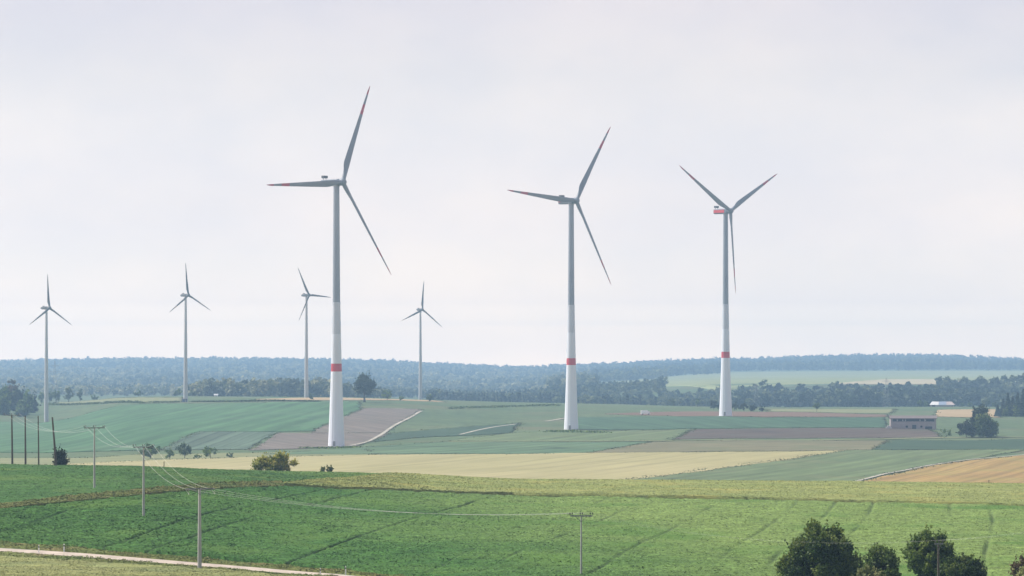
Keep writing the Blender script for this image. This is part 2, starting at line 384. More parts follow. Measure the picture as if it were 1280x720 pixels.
# --------------------------------------------------------------------------
# fields, tracks and road: sheets draped over the ground
# --------------------------------------------------------------------------
def pts(lst, near):
    o = []
    for p in lst:
        o.append(ground_at(p[0], None if p[1] is None else p[1], p[2] if len(p) > 2 else None, near))
    return np.array(o)
def resample(P, Q, n):
    s = np.concatenate([[0], np.cumsum((np.linalg.norm(np.diff(P, axis=0), axis=1) + np.linalg.norm(np.diff(Q, axis=0), axis=1))/2)])
    t = np.linspace(0, s[-1], n)
    f = lambda A: np.stack([np.interp(t, s, A[:,0]), np.interp(t, s, A[:,1])], 1)
    return f(P), f(Q)
EDGES = []
CROPS = {}
def loft(name, A, B, n, m, mat, off, near=False, rough=0., rs=1., tram=None, kind='structure', edge=.25, seed=1):
    P, Q = pts(A, near), pts(B, near)
    P, Q = resample(P, Q, n)
    t = np.linspace(0, 1, m)[None,:,None]
    XY = P[:,None,:]*(1-t) + Q[:,None,:]*t
    if not near:
        XY = XY + np.stack([1.6*vnoise(XY[...,0]/23., XY[...,1]/23., 41), 7.*vnoise(XY[...,0]/31., XY[...,1]/47., 42) + 4*vnoise(XY[...,0]/9., XY[...,1]/9., 43)], -1)
    X, Y = XY[...,0], XY[...,1]
    H = np.full(X.shape, float(off))
    tr = np.zeros(X.shape)
    if rough:
        H += rough*(vnoise(X/rs, Y/rs, seed)*1.1 + .8*vnoise(X/(rs*.37), Y/(rs*.37), seed+1) + 1.2*vnoise(X/(rs*9), Y/(rs*9), seed+2))
    if tram:
        slope, gap, depth, wdt, x0 = tram
        c = (X - slope*Y + .6*np.sin(Y/31.) + x0)
        k = np.floor(c/gap); c = c - k*gap
        amp = np.clip(-.25 + 1.35*hsh(k, k*0+3, 7), 0, 1)
        fade = np.clip(.55 + 1.8*vnoise(X/9., Y/22., 12), 0, 1)
        for w0 in (gap/2,):
            e = np.exp(-((c-w0)/wdt)**2)*amp*fade
            tr = np.maximum(tr, e)
        H = H - depth*np.clip(tr, 0, 1)
    Z = terrain(X, Y)
    V = np.stack([X, Y, Z + np.maximum(H, .02)], -1)
    if near: CROPS.setdefault(mat.name, []).append((X, Y, Z + np.maximum(H, .02), tr.copy()))
    else:
        for line in (XY[0], XY[-1], XY[:,0], XY[:,-1]): EDGES.append(line.copy())
    # skirt: the standing edge of the crop
    V = np.pad(V, ((1,1),(1,1),(0,0)), mode='edge'); tr = np.pad(tr, 1, mode='edge')
    Zb = np.pad(Z, 1, mode='edge')
    for sl_ in ((0,slice(None)),(-1,slice(None)),(slice(None),0),(slice(None),-1)):
        V[sl_+(2,)] = Zb[sl_] - .15
    Fq = grid_faces(n+2, m+2)
    o = mesh_np(name, V.reshape(-1,3), Fq, mat, attrs={'track': np.clip(tr,0,1).ravel()}, smooth=False)
    o['kind'] = kind
    return o
def ribbon(name, line, width, mat, off, near=False, step=8., kind='structure'):
    P = pts(line, near)
    s = np.concatenate([[0], np.cumsum(np.linalg.norm(np.diff(P, axis=0), axis=1))])
    n = max(8, int(s[-1]/step)); t = np.linspace(0, s[-1], n)
    # smooth the centre line a little
    C = np.stack([np.interp(t, s, P[:,0]), np.interp(t, s, P[:,1])], 1)
    for _ in range(6): C[1:-1] = (C[:-2] + 2*C[1:-1] + C[2:])/4
    T = np.gradient(C, axis=0); T /= np.linalg.norm(T, axis=1)[:,None]
    N = np.stack([T[:,1], -T[:,0]], 1)
    wv = width/2*(1+.25*vnoise(t/6., t*0, 3))
    cols = np.linspace(-1, 1, 5)
    XY = C[:,None,:] + N[:,None,:]*(wv[:,None,None]*cols[None,:,None])
    Z = terrain(XY[...,0], XY[...,1]) + off
    V = np.concatenate([XY, Z[...,None]], -1)
    o = mesh_np(name, V.reshape(-1,3), grid_faces(n, 5), mat, smooth=True); o['kind'] = kind
    return o

M['beige'] = field_mat('ripe_barley', (.36,.33,.155), (.42,.375,.19), None, big=.01, fine=.15, angle=R(18), stretch=20, rows=.05, rowgap=7, bump=.2, fine_amt=.16, lines=(16, 0.07))
M['teal'] = field_mat('young_wheat', (.095,.165,.08), (.12,.19,.095), None, big=.012, fine=.12, angle=R(24), stretch=14, rows=0.15, rowgap=9, bump=.25, fine_amt=0.32, lines=(16, 0.14))
M['tealr'] = field_mat('dark_wheat', (.055,.12,.06), (.075,.14,.075), None, big=.012, fine=.12, angle=R(-10), stretch=14, rows=.15, rowgap=9, bump=.25, fine_amt=.32, lines=(16, 0.14))
M['teal2'] = field_mat('blue_green_oats', (.125,.175,.075), (.15,.20,.09), (.165,.195,.09), big=.014, fine=.15, angle=R(18), stretch=14, rows=0.15, rowgap=8, bump=.2, fine_amt=0.29, lines=(15, 0.14))
M['green'] = field_mat('green_barley', (.068,.16,.068), (.09,.185,.078), (.105,.185,.095), big=.007, fine=.12, angle=R(4), stretch=14, rows=0.18, rowgap=10, bump=.25, fine_amt=0.32, lines=(17, 0.13))
M['blue'] = field_mat('beet_rows', (.10,.155,.10), (.12,.175,.115), None, big=.02, fine=.12, angle=R(1.5), stretch=20, rows=.3, rowgap=14, bump=.2, fine_amt=.15, lines=(7.5, 0.34))
M['mauve'] = field_mat('ploughed_soil', (.175,.145,.12), (.205,.172,.142), (.17,.155,.12), big=.01, fine=.2, angle=R(-20), stretch=12, rows=0.12, rowgap=8, bump=.3, fine_amt=0.24, lines=(9, 0.1))
M['humus'] = field_mat('dark_ploughed_soil', (.105,.078,.058), (.13,.10,.075), (.10,.105,.075), big=.012, fine=.2, angle=R(30), stretch=12, rows=.14, rowgap=8, bump=.3, fine_amt=.26, lines=(10, 0.12))
M['brown'] = field_mat('dark_soil', (.17,.105,.075), (.20,.13,.09), None, big=.01, fine=.2, angle=R(60), stretch=8, bump=.3, fine_amt=0.24)
M['olive'] = field_mat('stubble', (.17,.16,.085), (.20,.185,.10), (.15,.165,.08), big=.01, fine=.15, angle=R(40), stretch=10, bump=.25, fine_amt=0.32, lines=(14, 0.1))
M['dark'] = field_mat('dark_clover', (.045,.085,.045), (.058,.10,.052), None, big=.02, fine=.15, angle=R(70), stretch=6, bump=.3, fine_amt=0.40)
M['orange'] = field_mat('tilled_loess', (.35,.225,.082), (.37,.26,.088), (.33,.265,.08), big=.012, fine=.14, angle=R(16), stretch=16, rows=0.14, rowgap=7, bump=.25, fine_amt=0.24, lines=(7, 0.12))
M['pale'] = field_mat('mown_meadow', (.20,.225,.10), (.24,.25,.12), None, big=.01, fine=.1, angle=R(75), stretch=8, bump=.2, fine_amt=0.29)
M['salmon'] = field_mat('pale_stubble', (.40,.30,.17), (.44,.33,.19), None, big=.01, fine=.1, angle=R(75), stretch=8, bump=.2, fine_amt=.15)
M['track'] = plain_mat('gravel_track', (.37,.345,.285), .95, .12, .4)
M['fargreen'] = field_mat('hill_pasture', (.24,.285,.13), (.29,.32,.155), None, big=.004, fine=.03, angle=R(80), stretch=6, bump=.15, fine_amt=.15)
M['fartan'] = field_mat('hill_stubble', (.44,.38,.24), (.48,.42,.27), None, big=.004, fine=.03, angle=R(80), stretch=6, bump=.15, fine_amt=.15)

# the plain
loft('barley_field', [(20,583),(60,581),(170,576.5),(320,571.5),(480,569),(640,568),(800,566),(960,565),(1060,563.5)],
     [(-10,616),(40,616),(130,616),(250,616),(350,616),(460,616),(560,616),(640,616),(690,616)], 200, 60, M['beige'], .22)
loft('meadow_strip', [(-120,574),(0,573),(110,572.5),(175,568.5),(320,566),(460,562)], [(-120,588),(0,586),(110,580),(175,577),(320,572),(470,569)], 120, 14, M['pale'], .12)
loft('oat_field', [(690,616),(805,597),(900,584),(1062,563.2)], [(1020,616),(1078,600),(1140,586),(1290,562)], 120, 60, M['teal2'], .2)
loft('tilled_field', [(1026,616),(1081,600.5),(1143,586.5),(1205,576),(1300,567)], [(1500,616),(1500,602),(1500,588),(1500,577),(1500,566)], 100, 50, M['orange'], .1)
loft('wheat_field', [(330,568),(460,558.5),(560,552)], [(735,567.2),(790,557),(815,552.6)], 60, 80, M['teal'], .2)
loft('stubble_field', [(735,566.8),(790,557),(818,552.6)], [(1090,563),(1100,557),(1112,551)], 50, 80, M['olive'], .2)
loft('clover_field', [(1090,562.4),(1100,557),(1114,551)], [(1500,560),(1500,554),(1500,547)], 40, 60, M['dark'], .22)
loft('ploughed_field', [(835,549.8),(850,543),(872,536.4)], [(1178,548),(1172,542),(1160,535.6)], 40, 80, M['humus'], .15)
loft('pasture', [(560,552),(640,541)], [(842,550.6),(865,537)], 40, 60, M['teal2'], .2)
loft('green_field', [(720,537.2),(840,536.5),(960,535.2),(1110,535)], [(705,522),(840,520.8),(960,522),(1105,521.6)], 80, 40, M['tealr'], .2)
loft('soil_field', [(757,517.8),(850,520.2),(960,521.7),(1110,521.4)], [(757,517.3),(850,514.6),(960,515),(1110,518.4)], 80, 14, M['brown'], .15)
loft('bright_field', [(-150,566),(60,566),(200,563),(245,540),(330,540),(392,539),(450,512)], [(-150,530),(40,529),(150,507),(245,505),(330,503.5),(392,502.5),(450,502)], 160, 60, M['green'], .14)
loft('beet_field', [(198,563),(222,552),(246,540)], [(308,562),(326,551),(348,540.5)], 60, 60, M['blue'], .24)
loft('ploughed_slope', [(312,563),(332,552),(349,541.4)], [(440,559),(465,552),(487,541.4)], 50, 60, M['mauve'], .2)
loft('ploughed_slope', [(388,541.6),(420,526),(454,510.5)], [(482,541.6),(505,526),(528,511.5)], 50, 50, M['mauve'], .2)
loft('clover_strip', [(458,553),(520,547.5),(580,545),(640,541)], [(487,542),(540,537),(590,533.5),(650,529)], 60, 20, M['dark'], .2)
loft('pale_strip', [(70,504.8),(180,503.6),(230,502.2)], [(70,498.5),(180,496.9),(230,497)], 40, 12, M['pale'], .15)
loft('stubble_strip', [(320,501.5),(450,500.6),(560,503)], [(320,499),(450,497.8),(540,500.6)], 40, 8, M['salmon'], .15)
loft('pale_strip', [(960,514.5),(1060,516.5),(1112,517)], [(960,511.5),(1060,511.5),(1120,511.5)], 40, 10, M['pale'], .2)
loft('salmon_field', [(1168,521),(1250,522)], [(1172,512.6),(1250,511.6)], 20, 14, M['salmon'], .2)
# far hillside fields
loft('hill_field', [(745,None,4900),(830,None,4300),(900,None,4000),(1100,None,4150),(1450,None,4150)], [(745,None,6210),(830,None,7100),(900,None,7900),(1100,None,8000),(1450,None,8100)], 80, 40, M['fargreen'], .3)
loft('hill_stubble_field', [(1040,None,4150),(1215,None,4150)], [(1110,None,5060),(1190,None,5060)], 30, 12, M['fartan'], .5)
# tracks
ribbon('farm_track', [(437,557.5),(458,553.5),(472,546),(482,540),(503,527),(527,514)], 2.0, M['track'], .3)
ribbon('farm_track', [(575,543.5),(600,537.5),(645,530.5)], 2.0, M['track'], .3)
ribbon('farm_track', [(682,527),(706,523)], 3, M['track'], .3)
ribbon('farm_track', [(560,552.8),(640,551.8),(800,551.6),(960,551),(1100,549.5),(1180,547.3),(1320,546)], 9, M['pale'], .3)
ribbon('field_track', [(1030,615),(1077,600.5),(1110,592),(1142,586),(1175,580),(1206,575.6),(1300,566.6)], 1.7, M['track'], .3)

# the near slope
TRAM = (.15, 7.2, .6, .30, 4.)
SOIL = (.055,.085,.035)
M['wheat'] = field_mat('green_wheat', (.042,.118,.024), (.066,.153,.032), (.095,.185,.038), big=.022, fine=1.0, angle=R(84), stretch=5, bump=1., fine_amt=.5, track=SOIL, poor=((.160,.235,.064), (1,.16), 54., 110.), speck=.5)
M['wheat2'] = field_mat('green_wheat_upper', (.042,.110,.025), (.062,.138,.032), (.10,.17,.04), big=.03, fine=.9, angle=R(84), stretch=6, bump=1., fine_amt=.5, track=SOIL, poor=((.14,.22,.05), (1,.25), 110., 150.), speck=.5)
M['rye'] = field_mat('heading_rye', (.185,.225,.07), (.24,.265,.092), (.28,.28,.09), big=.03, fine=.8, angle=R(87), stretch=9, bump=.9, fine_amt=.42, track=SOIL, speck=.4)
M['margin'] = field_mat('dry_grass', (.17,.185,.055), (.115,.17,.045), (.23,.205,.08), big=.12, fine=1.5, stretch=1.5, bump=.7, fine_amt=.45)
M['verge'] = field_mat('road_verge', (.22,.24,.075), (.16,.22,.06), (.26,.24,.10), big=.1, fine=1.5, stretch=1.5, bump=.7, fine_amt=.4)
M['hay'] = field_mat('thin_barley', (.265,.29,.105), (.30,.315,.12), (.235,.275,.11), big=.05, fine=1.2, angle=R(70), stretch=4, rows=.2, rowgap=5, bump=.5, fine_amt=.3)
M['road'] = plain_mat('gravel_road', (.40,.34,.285), .95, .22, .5)

loft('wheat_crop', [(-150,666),(0,677.5),(160,692),(320,704.5),(430,713.5),(560,726),(800,736),(1450,741)],
     [(-150,650),(0,640),(160,624.5),(300,613),(354,611.5),(560,618),(800,625.5),(1450,637)], 900, 480, M['wheat'], .55, True, .2, .9, TRAM)
loft('wheat_crop', [(-150,641),(0,634),(160,617.5),(300,606.5),(350,605),(432,600),(500,598)],
     [(-150,None,700),(0,None,700),(160,None,700),(300,None,715),(350,None,725),(432,None,735),(500,None,740)], 420, 240, M['wheat2'], .5, True, .2, .9, (.15,6.4,.35,.25,4.))
loft('rye_crop', [(354,610.5),(420,614.5),(540,618.5),(640,621),(800,624.5),(960,628),(1120,632),(1450,638)],
     [(356,608),(432,602.5),(520,None,735),(640,None,745),(800,None,755),(960,None,760),(1120,None,765),(1450,None,770)], 620, 160, M['rye'], .95, True, .16, .9, (-3.2,14.,.35,.5,3.))
loft('grass_margin', [(-150,650.5),(0,640.5),(160,625),(300,613.5),(356,612)], [(-150,641),(0,634),(160,617.5),(300,606.5),(352,605)], 200, 16, M['margin'], .62, True, .18, .8)
loft('grass_margin', [(352,611.6),(560,618.2),(800,625.6),(1450,637.2)], [(352,610.6),(560,619),(800,624.6),(1450,638)], 300, 3, M['margin'], .12, True, .1, .8)
ROADL = [(-150,677),(0,688),(80,693),(160,699.5),(250,706.5),(320,712),(420,720),(520,729)]
ribbon('road', ROADL, 4.2, M['road'], .10, True, 2.)
loft('road_verge', [(-150,672),(0,684.5),(160,696.8),(320,709.2),(430,717.5),(520,726)], [(-150,666.5),(0,678),(160,692.4),(320,705),(430,714),(520,723.5)], 260, 10, M['verge'], .18, True, .14, .7)
loft('road_verge', [(-150,690),(0,698),(160,707.5),(320,717.5),(420,726),(470,731)], [(-150,681),(0,690.8),(160,702),(320,714.4),(420,722.6),(480,729)], 260, 10, M['verge'], .18, True, .14, .7)
loft('barley_crop', [(-150,None,340),(0,None,345),(160,None,345),(320,None,350),(420,None,352)], [(-150,690.5),(0,698.5),(160,708),(320,718),(420,726.5)], 260, 60, M['hay'], .35, True, .1, .9)

# --------------------------------------------------------------------------
# trees
# --------------------------------------------------------------------------
M['bark'] = plain_mat('bark', (.075,.06,.045), .9, .3, 3., streak=(1,1,.2))
M['leaf'] = leaf_mat('leaves_dark', (.010,.026,.004), (.052,.095,.014), (.17,.21,.04), .35)
M['leafy'] = leaf_mat('leaves_light', (.05,.085,.022), (.10,.14,.035), (.19,.19,.05), .35)
M['leafblue'] = leaf_mat('leaves_mid', (.018,.042,.006), (.075,.13,.020), (.20,.26,.05), .4)
M['leafd'] = leaf_mat('leaves_oak', (.007,.016,.006), (.026,.044,.014), (.065,.085,.028), .2)
M['needle'] = leaf_mat('needles', (.018,.035,.018), (.03,.05,.024), (.04,.065,.03), .1)
M['palel'] = leaf_mat('leaves_pale', (.12,.15,.05), (.24,.26,.10), (.36,.34,.16), .35)
M['palel2'] = leaf_mat('leaves_yellow_green', (.06,.10,.02), (.30,.32,.06), (.55,.46,.12), .45)
M['autumn'] = leaf_mat('leaves_russet', (.05,.05,.02), (.10,.08,.035), (.14,.09,.04), .3)

def leaf_quads(rng, C, Nn, size):
    """quads at C facing Nn with random roll"""
    n = len(C)
    Nn = Nn/np.maximum(np.linalg.norm(Nn, axis=1), 1e-6)[:,None]
    a = rng.normal(size=(n,3)); a -= (a*Nn).sum(1)[:,None]*Nn; a /= np.maximum(np.linalg.norm(a, axis=1), 1e-6)[:,None]
    b = np.cross(Nn, a)
    s = size*rng.uniform(.6, 1.4, n)[:,None]; q = rng.uniform(.5, .9, n)[:,None]
    bend = Nn*s*.18
    V = np.stack([C - a*s*.5 - bend, C - b*s*q*.5, C + a*s*.5 - bend, C + b*s*q*.5], 1).reshape(-1,3)
    return V, np.arange(4*n).reshape(n,4)
def lobes_round(rng, w, h, base, n, lr=.30, top=1.0):
    """lobe centres and radii filling an uneven crown w wide, from z=base to h"""
    L = []
    hc = (h-base)/2; zc = base + hc
    for i in range(n):
        d = rng.normal(size=3); d /= np.linalg.norm(d); r = rng.uniform(.35, .84)
        r_l = lr*min(w/2, hc)*rng.uniform(.6, 1.3)
        c = np.array([d[0]*r*w/2, d[1]*r*w/2, zc + d[2]*r*hc])
        t = (c[2]-base)/max(h-base, .1)
        k = 1. - (1-top)*t
        c[:2] *= k
        L.append((c, r_l))
    return L
def crown_np(rng, L, n, size, outw=.75, sprays=0):
    rad = np.array([l[1] for l in L]); cen = np.array([l[0] for l in L])
    p = rad**2/np.sum(rad**2)
    k = rng.choice(len(L), n, p=p)
    d = rng.normal(size=(n,3)); d[:,2] += .25; d /= np.linalg.norm(d, axis=1)[:,None]
    C = cen[k] + d*(rad[k]*(rng.uniform(.35, 1.12, n) + np.where(rng.uniform(0,1,n) < .12, rng.uniform(0,.45,n), 0)))[:,None]*np.array([1,1,.85])
    Nn = d*outw + rng.normal(size=(n,3))*.55
    if sprays:                       # leafy shoots standing out of the outline
        ks = rng.choice(len(L), sprays, p=p); ds = rng.normal(size=(sprays,3)); ds[:,2] += .7; ds /= np.linalg.norm(ds, axis=1)[:,None]
        q = 9; tt = np.linspace(0, 1, q)
        base_ = cen[ks] + ds*(rad[ks]*.85)[:,None]*np.array([1,1,.85])
        dr = ds*.8 + np.array([0,0,.55]) + rng.normal(size=(sprays,3))*.25
        ln = (size*rng.uniform(.6, 2.3, sprays))[:,None,None]
        Cs = (base_[:,None,:] + dr[:,None,:]*ln*tt[None,:,None] + rng.normal(size=(sprays,q,3))*size*.22).reshape(-1,3)
        C = np.concatenate([C, Cs]); Nn = np.concatenate([Nn, rng.normal(size=Cs.shape)]); k = np.concatenate([k, np.repeat(ks, q)]); n = len(C)
    V, Fq = leaf_quads(rng, C, Nn, size)
    lt = rng.uniform(0, 1, len(L))
    tint = np.clip(.6*lt[k] + .45*rng.uniform(0, 1, n), 0, 1)
    return V, Fq, np.repeat(tint, 4)
def conifer_np(rng, w, h, base, n, size):
    t = rng.uniform(0, 1, n)**1.35
    z = base + (h-base)*t
    a = rng.uniform(0, 2*np.pi, n)
    lay = .75 + .25*np.cos(t*np.pi*2*9)
    r = w/2*(1-t)*lay*rng.uniform(.45, 1.08, n) + .05
    C = np.stack([r*np.cos(a), r*np.sin(a), z - r*.25], 1)
    Nn = np.stack([np.cos(a)*.7, np.sin(a)*.7, np.full(n, .6)], 1) + rng.normal(size=(n,3))*.4
    V, Fq = leaf_quads(rng, C, Nn, size*1.0)
    tint = np.clip(rng.uniform(0, 1, n), 0, 1)
    return V, Fq, np.repeat(tint, 4)
def trunk_mb(rng, L, h0, r0, nlimb=7):
    mb = MB()
    top = max(l[0][2] for l in L); zt = h0 + (top-h0)*.75
    p = [(0,0,-.4)]; rr = [r0*1.35]
    for i in range(1, 6):
        t = i/5; p.append((rng.normal()*r0*.35*t, rng.normal()*r0*.35*t, zt*t)); rr.append(r0*(1-.8*t))
    mb.tube(p, rr, 8)
    for c, rl in sorted(L, key=lambda l: -l[1])[:nlimb]:
        s = Vector((0,0,h0*.75 + (max(c[2]-h0, 0))*.25)); e = Vector(c)
        mid = s.lerp(e, .5) + Vector((0,0,.08*e.length*rng.uniform(.0,1)))
        mb.tube([s, mid, e], [r0*.42, r0*.28, r0*.08], 6)
    return mb
def make_tree(name, label, cat, loc, h, w, mat, seed, n=1500, size=.6, base=None, lobes=16, lr=.34, top=.75, trunk_r=None, group=None, conifer=False, rz=0, extra=None):
    rng = np.random.default_rng(seed)
    base = h*.18 if base is None else base
    t = thing(name, label, cat, loc, rz, group)
    trunk_r = trunk_r or h*.022
    if conifer:
        V, Fq, ti = conifer_np(rng, w, h, base, n, size)
        mb = MB(); mb.tube([(0,0,-.4),(0,0,h*.5),(0,0,h*.97)], [trunk_r, trunk_r*.6, .04], 7); mb.build('trunk', M['bark'], t)
    else:
        L = lobes_round(rng, w, h, base, lobes, lr, top)
        if extra: L += [(np.array(c, float), r) for c, r in extra]
        V, Fq, ti = crown_np(rng, L, n, size, sprays=(n//22 if size < .5 else n//70))
        trunk_mb(rng, L, max(base, .3), trunk_r).build('trunk', M['bark'], t)
    mesh_np('crown', V, Fq, mat, t, {'tint': ti})
    return t
def at(px, row=None, Y=None, near=False):
    x, y = ground_at(px, row, Y, near)
    return (x, y, tz(x, y))

# --- blades and ears standing out of the crops, grass of the verges and field edges
def blades(name, matname, n, size, lift, tilt, seed, xlim=.185, cut=0.):
    rng = np.random.default_rng(seed); CC = []
    S = CROPS[matname]; area = [np.ptp(x)*np.ptp(y) for x, y, z, q_ in S]; tot = sum(area)
    for (x, y, z, q_), ar in zip(S, area):
        k = int(n*ar/tot); i = rng.uniform(0, x.shape[0]-1.001, k); j = rng.uniform(0, x.shape[1]-1.001, k)
        i0, j0 = i.astype(int), j.astype(int); fi, fj = i-i0, j-j0
        g = lambda A: (A[i0,j0]*(1-fi)+A[i0+1,j0]*fi)*(1-fj) + (A[i0,j0+1]*(1-fi)+A[i0+1,j0+1]*fi)*fj
        P = np.stack([g(x), g(y), g(z)], 1)
        CC.append(P[(np.abs(P[:,0]) < xlim*P[:,1]) & (g(q_) < .12)])
    C = np.concatenate(CC); n = len(C)
    clump = np.clip(.6 + 1.6*vnoise(C[:,0]/1.3, C[:,1]/1.1, seed) + 1.0*vnoise(C[:,0]/4.1, C[:,1]/3.3, seed+1), .1, 1.8)
    C[:,2] += lift*clump*rng.uniform(.3, 1., n)
    N = rng.normal(size=(n,3))*tilt; N[:,2] = 1. + .2*N[:,2]; N[:,0] -= .25; N[:,1] -= .1
    V, Fq = leaf_quads(rng, C, N, size)
    o = mesh_np(name, V, Fq, bpy.data.materials[matname], attrs={'track': np.zeros(len(V))}); o['kind'] = 'stuff'
    return o
blades('wheat_leaves', 'green_wheat', 170000, .30, .075, .24, 201)
blades('wheat_leaves', 'green_wheat_upper', 70000, .30, .075, .24, 202)
blades('rye_ears', 'heading_rye', 100000, .28, .11, .25, 203)
blades('margin_grass', 'dry_grass', 20000, .32, .25, .3, 204)
blades('verge_grass', 'road_verge', 22000, .26, .2, .3, 205)
blades('barley_ears', 'thin_barley', 40000, .22, .09, .25, 206)
rng = np.random.default_rng(77); EC = []
for L_ in EDGES:
    sg = np.concatenate([[0], np.cumsum(np.linalg.norm(np.diff(L_, axis=0), axis=1))])
    k = int(min(sg[-1]*2., 1400)); t = rng.uniform(0, sg[-1], k)
    keep = vnoise(t/17., t*0 + len(EC)*3.3, 9) > -.12
    x = np.interp(t, sg, L_[:,0]) + rng.normal(size=k)*1.3; y = np.interp(t, sg, L_[:,1]) + rng.normal(size=k)*3.5
    EC.append(np.stack([x, y], 1)[keep & (y < 3400)])
EC = np.concatenate(EC); ez = terrain(EC[:,0], EC[:,1]) + .2 + rng.uniform(0, .18, len(EC))
N = rng.normal(size=(len(EC),3))*.4; N[:,2] = 1.
V, Fq = leaf_quads(rng, np.concatenate([EC, ez[:,None]], 1), N, .7)
M['edge'] = field_mat('field_edge_grass', (.09,.13,.055), (.14,.16,.075), (.17,.165,.085), big=.03, fine=.3, stretch=1., bump=.2, fine_amt=.4)
o = mesh_np('field_edge_grass', V, Fq, M['edge']); o['kind'] = 'stuff'

# --- trees in front, below the wheat
fr = 'trees in front of the wheat field'
def near_tree(px, toprow, Y, wpx, label, mat, seed, n, size, name='broadleaf_tree', **kw):
    x = (px-PX0)/F_PX*Y; z0 = tz(x, Y); ztop = ZC - (toprow-ROW0)*Y/F_PX
    return make_tree(name, label, kw.pop('cat', 'tree'), (x, Y, z0), ztop-z0, wpx*Y/F_PX, mat, seed, n, size, **kw)
near_tree(1030, 654, 372, 100, 'big dark round broadleaf tree, widest of the trees along the bottom edge', M['leaf'], 11, 36000, .30, lobes=80, lr=.26, top=1.0, base=-.6, extra=[((-3.9,.2,2.0),1.6),((-3.2,-.8,1.2),1.5),((3.2,0,2.2),1.5)])
near_tree(1103, 686, 365, 60, 'small green tree just right of the big dark tree, with loose twigs on top', M['leafblue'], 12, 11000, .29, lobes=44, lr=.28, top=.8, base=-.8)
near_tree(1163, 659, 386, 76, 'tall upright green tree behind the thin wooden pole', M['leafblue'], 13, 20000, .29, lobes=80, lr=.22, top=.8, base=-.8)
near_tree(1203, 698, 380, 74, 'low dark spreading tree at the right foot of the tall upright tree', M['leaf'], 14, 13000, .29, lobes=46, lr=.28, top=.9, base=-.8)
near_tree(1280, 694, 372, 42, 'reddish brown bush cut by the right edge', M['autumn'], 15, 4200, .30, name='bush', cat='bush', lobes=22, lr=.36, top=.8, base=.1)
near_tree(1083, 711, 352, 36, 'pale yellowish shrub below the small green tree', M['palel'], 16, 2200, .28, name='shrub', cat='shrub', lobes=16, lr=.4, base=.05)
near_tree(1281, 714, 350, 30, 'pale yellow shrub low in the bottom right corner', M['palel'], 17, 1500, .28, name='shrub', cat='shrub', lobes=14, lr=.4, base=.05)

# --- bushes on the crest
def crest_bush(px, Y, wpx, hpx, label, mat, seed, n, size, name='bush', cat='bush', **kw):
    x = (px-PX0)/F_PX*Y
    return make_tree(name, label, cat, (x, Y, tz(x, Y)), hpx*Y/F_PX, wpx*Y/F_PX, mat, seed, n, size, base=.1, **kw)
crest_bush(348, 705, 54, 25, 'rounded yellow green bush on the crest before the ripe barley field', M['palel2'], 21, 8000, .42, lobes=44, lr=.36, top=1., extra=[((-4.4,0,1.6),1.3),((-3.6,-.3,2.2),1.2)])
crest_bush(404, 708, 9, 11, 'flat dark weed tuft, left of two right of the yellow green bush', M['leaf'], 22, 260, .3, name='shrub', cat='shrub', lobes=6, lr=.5, group='small shrubs on the crest')
crest_bush(413, 708, 9, 14, 'small pale green shrub, right of two beside the yellow green bush', M['leafy'], 23, 320, .3, name='shrub', cat='shrub', lobes=6, lr=.5, group='small shrubs on the crest')
crest_bush(76, 668, 22, 25, 'dark round bush at the foot of the leaning pole', M['leafd'], 24, 2600, .34, lobes=18, lr=.42, top=.75)

# --- trees standing about on the plain
def plain_tree(px, row, wpx, hpx, label, mat, seed, n=700, size=None, name='broadleaf_tree', cat='tree', Y=None, **kw):
    x, y, z = at(px, row, Y)
    s = y/F_PX
    return make_tree(name, label, cat, (x, y, z), hpx*s, wpx*s, mat, seed, n, size or .13*wpx*s, **kw)
plain_tree(455.5, 502.5, 44, 35, 'lone dark oak with a triangular crown, right of the nearest turbine', M['leafd'], 31, 4200, 1.15, lobes=60, lr=.26, top=.45, base=3.6, trunk_r=.75, extra=[((0,0,19.5),1.6)])
plain_tree(188, 573.5, 32, 20, 'broad dark clump, leftmost of the trees behind the second field pole', M['leafblue'], 32, 1200, .7, base=.3, lobes=22, group='trees in a row before the beet field')
plain_tree(212, 574, 20, 13, 'small dark bush between two round trees before the beet field', M['leafblue'], 33, 500, .6, name='bush', cat='bush', base=.1, group='trees in a row before the beet field')
plain_tree(231, 573, 24, 20, 'round ball shaped dark tree in the middle of the row before the beet field', M['leaf'], 34, 1000, .65, base=.4, lobes=22, group='trees in a row before the beet field')
plain_tree(263, 573, 28, 16, 'wide grey green tree, second from right in the row before the beet field', M['leafblue'], 35, 1000, .65, base=.3, group='trees in a row before the beet field')
plain_tree(287, 572.5, 12, 8, 'tiny bush at the right end of the row before the beet field', M['leafblue'], 36, 250, .55, name='bush', cat='bush', base=.1, group='trees in a row before the beet field')
plain_tree(246, 573.5, 18, 6, 'low flat bush right of the ball shaped tree', M['leafblue'], 37, 250, .5, name='bush', cat='bush', base=.05, group='trees in a row before the beet field')
plain_tree(1226, 545, 30, 40, 'tall dark dome shaped tree right of the long barn', M['leafd'], 41, 4000, 1.1, base=-1., lobes=44, lr=.34, top=.55)
plain_tree(1234, 547, 38, 30, 'lighter green round tree standing in front of the dome shaped tree', M['leaf'], 42, 4000, 1.1, base=-1.5, lobes=44, lr=.36)
plain_tree(1208, 547, 28, 21, 'low dark bush at the left foot of the dome shaped tree', M['leafd'], 43, 2400, 1.1, name='bush', cat='bush', base=.1, lobes=20)
plain_tree(1183, 546.5, 16, 12, 'thin grey green shrub between the barn and the dome shaped tree', M['leafblue'], 44, 260, .7, name='shrub', cat='shrub', base=.1)
plain_tree(1167, 535.5, 10, 10, 'dark bush against the right end wall of the long barn', M['leafd'], 45, 400, .6, name='bush', cat='bush', base=.1)
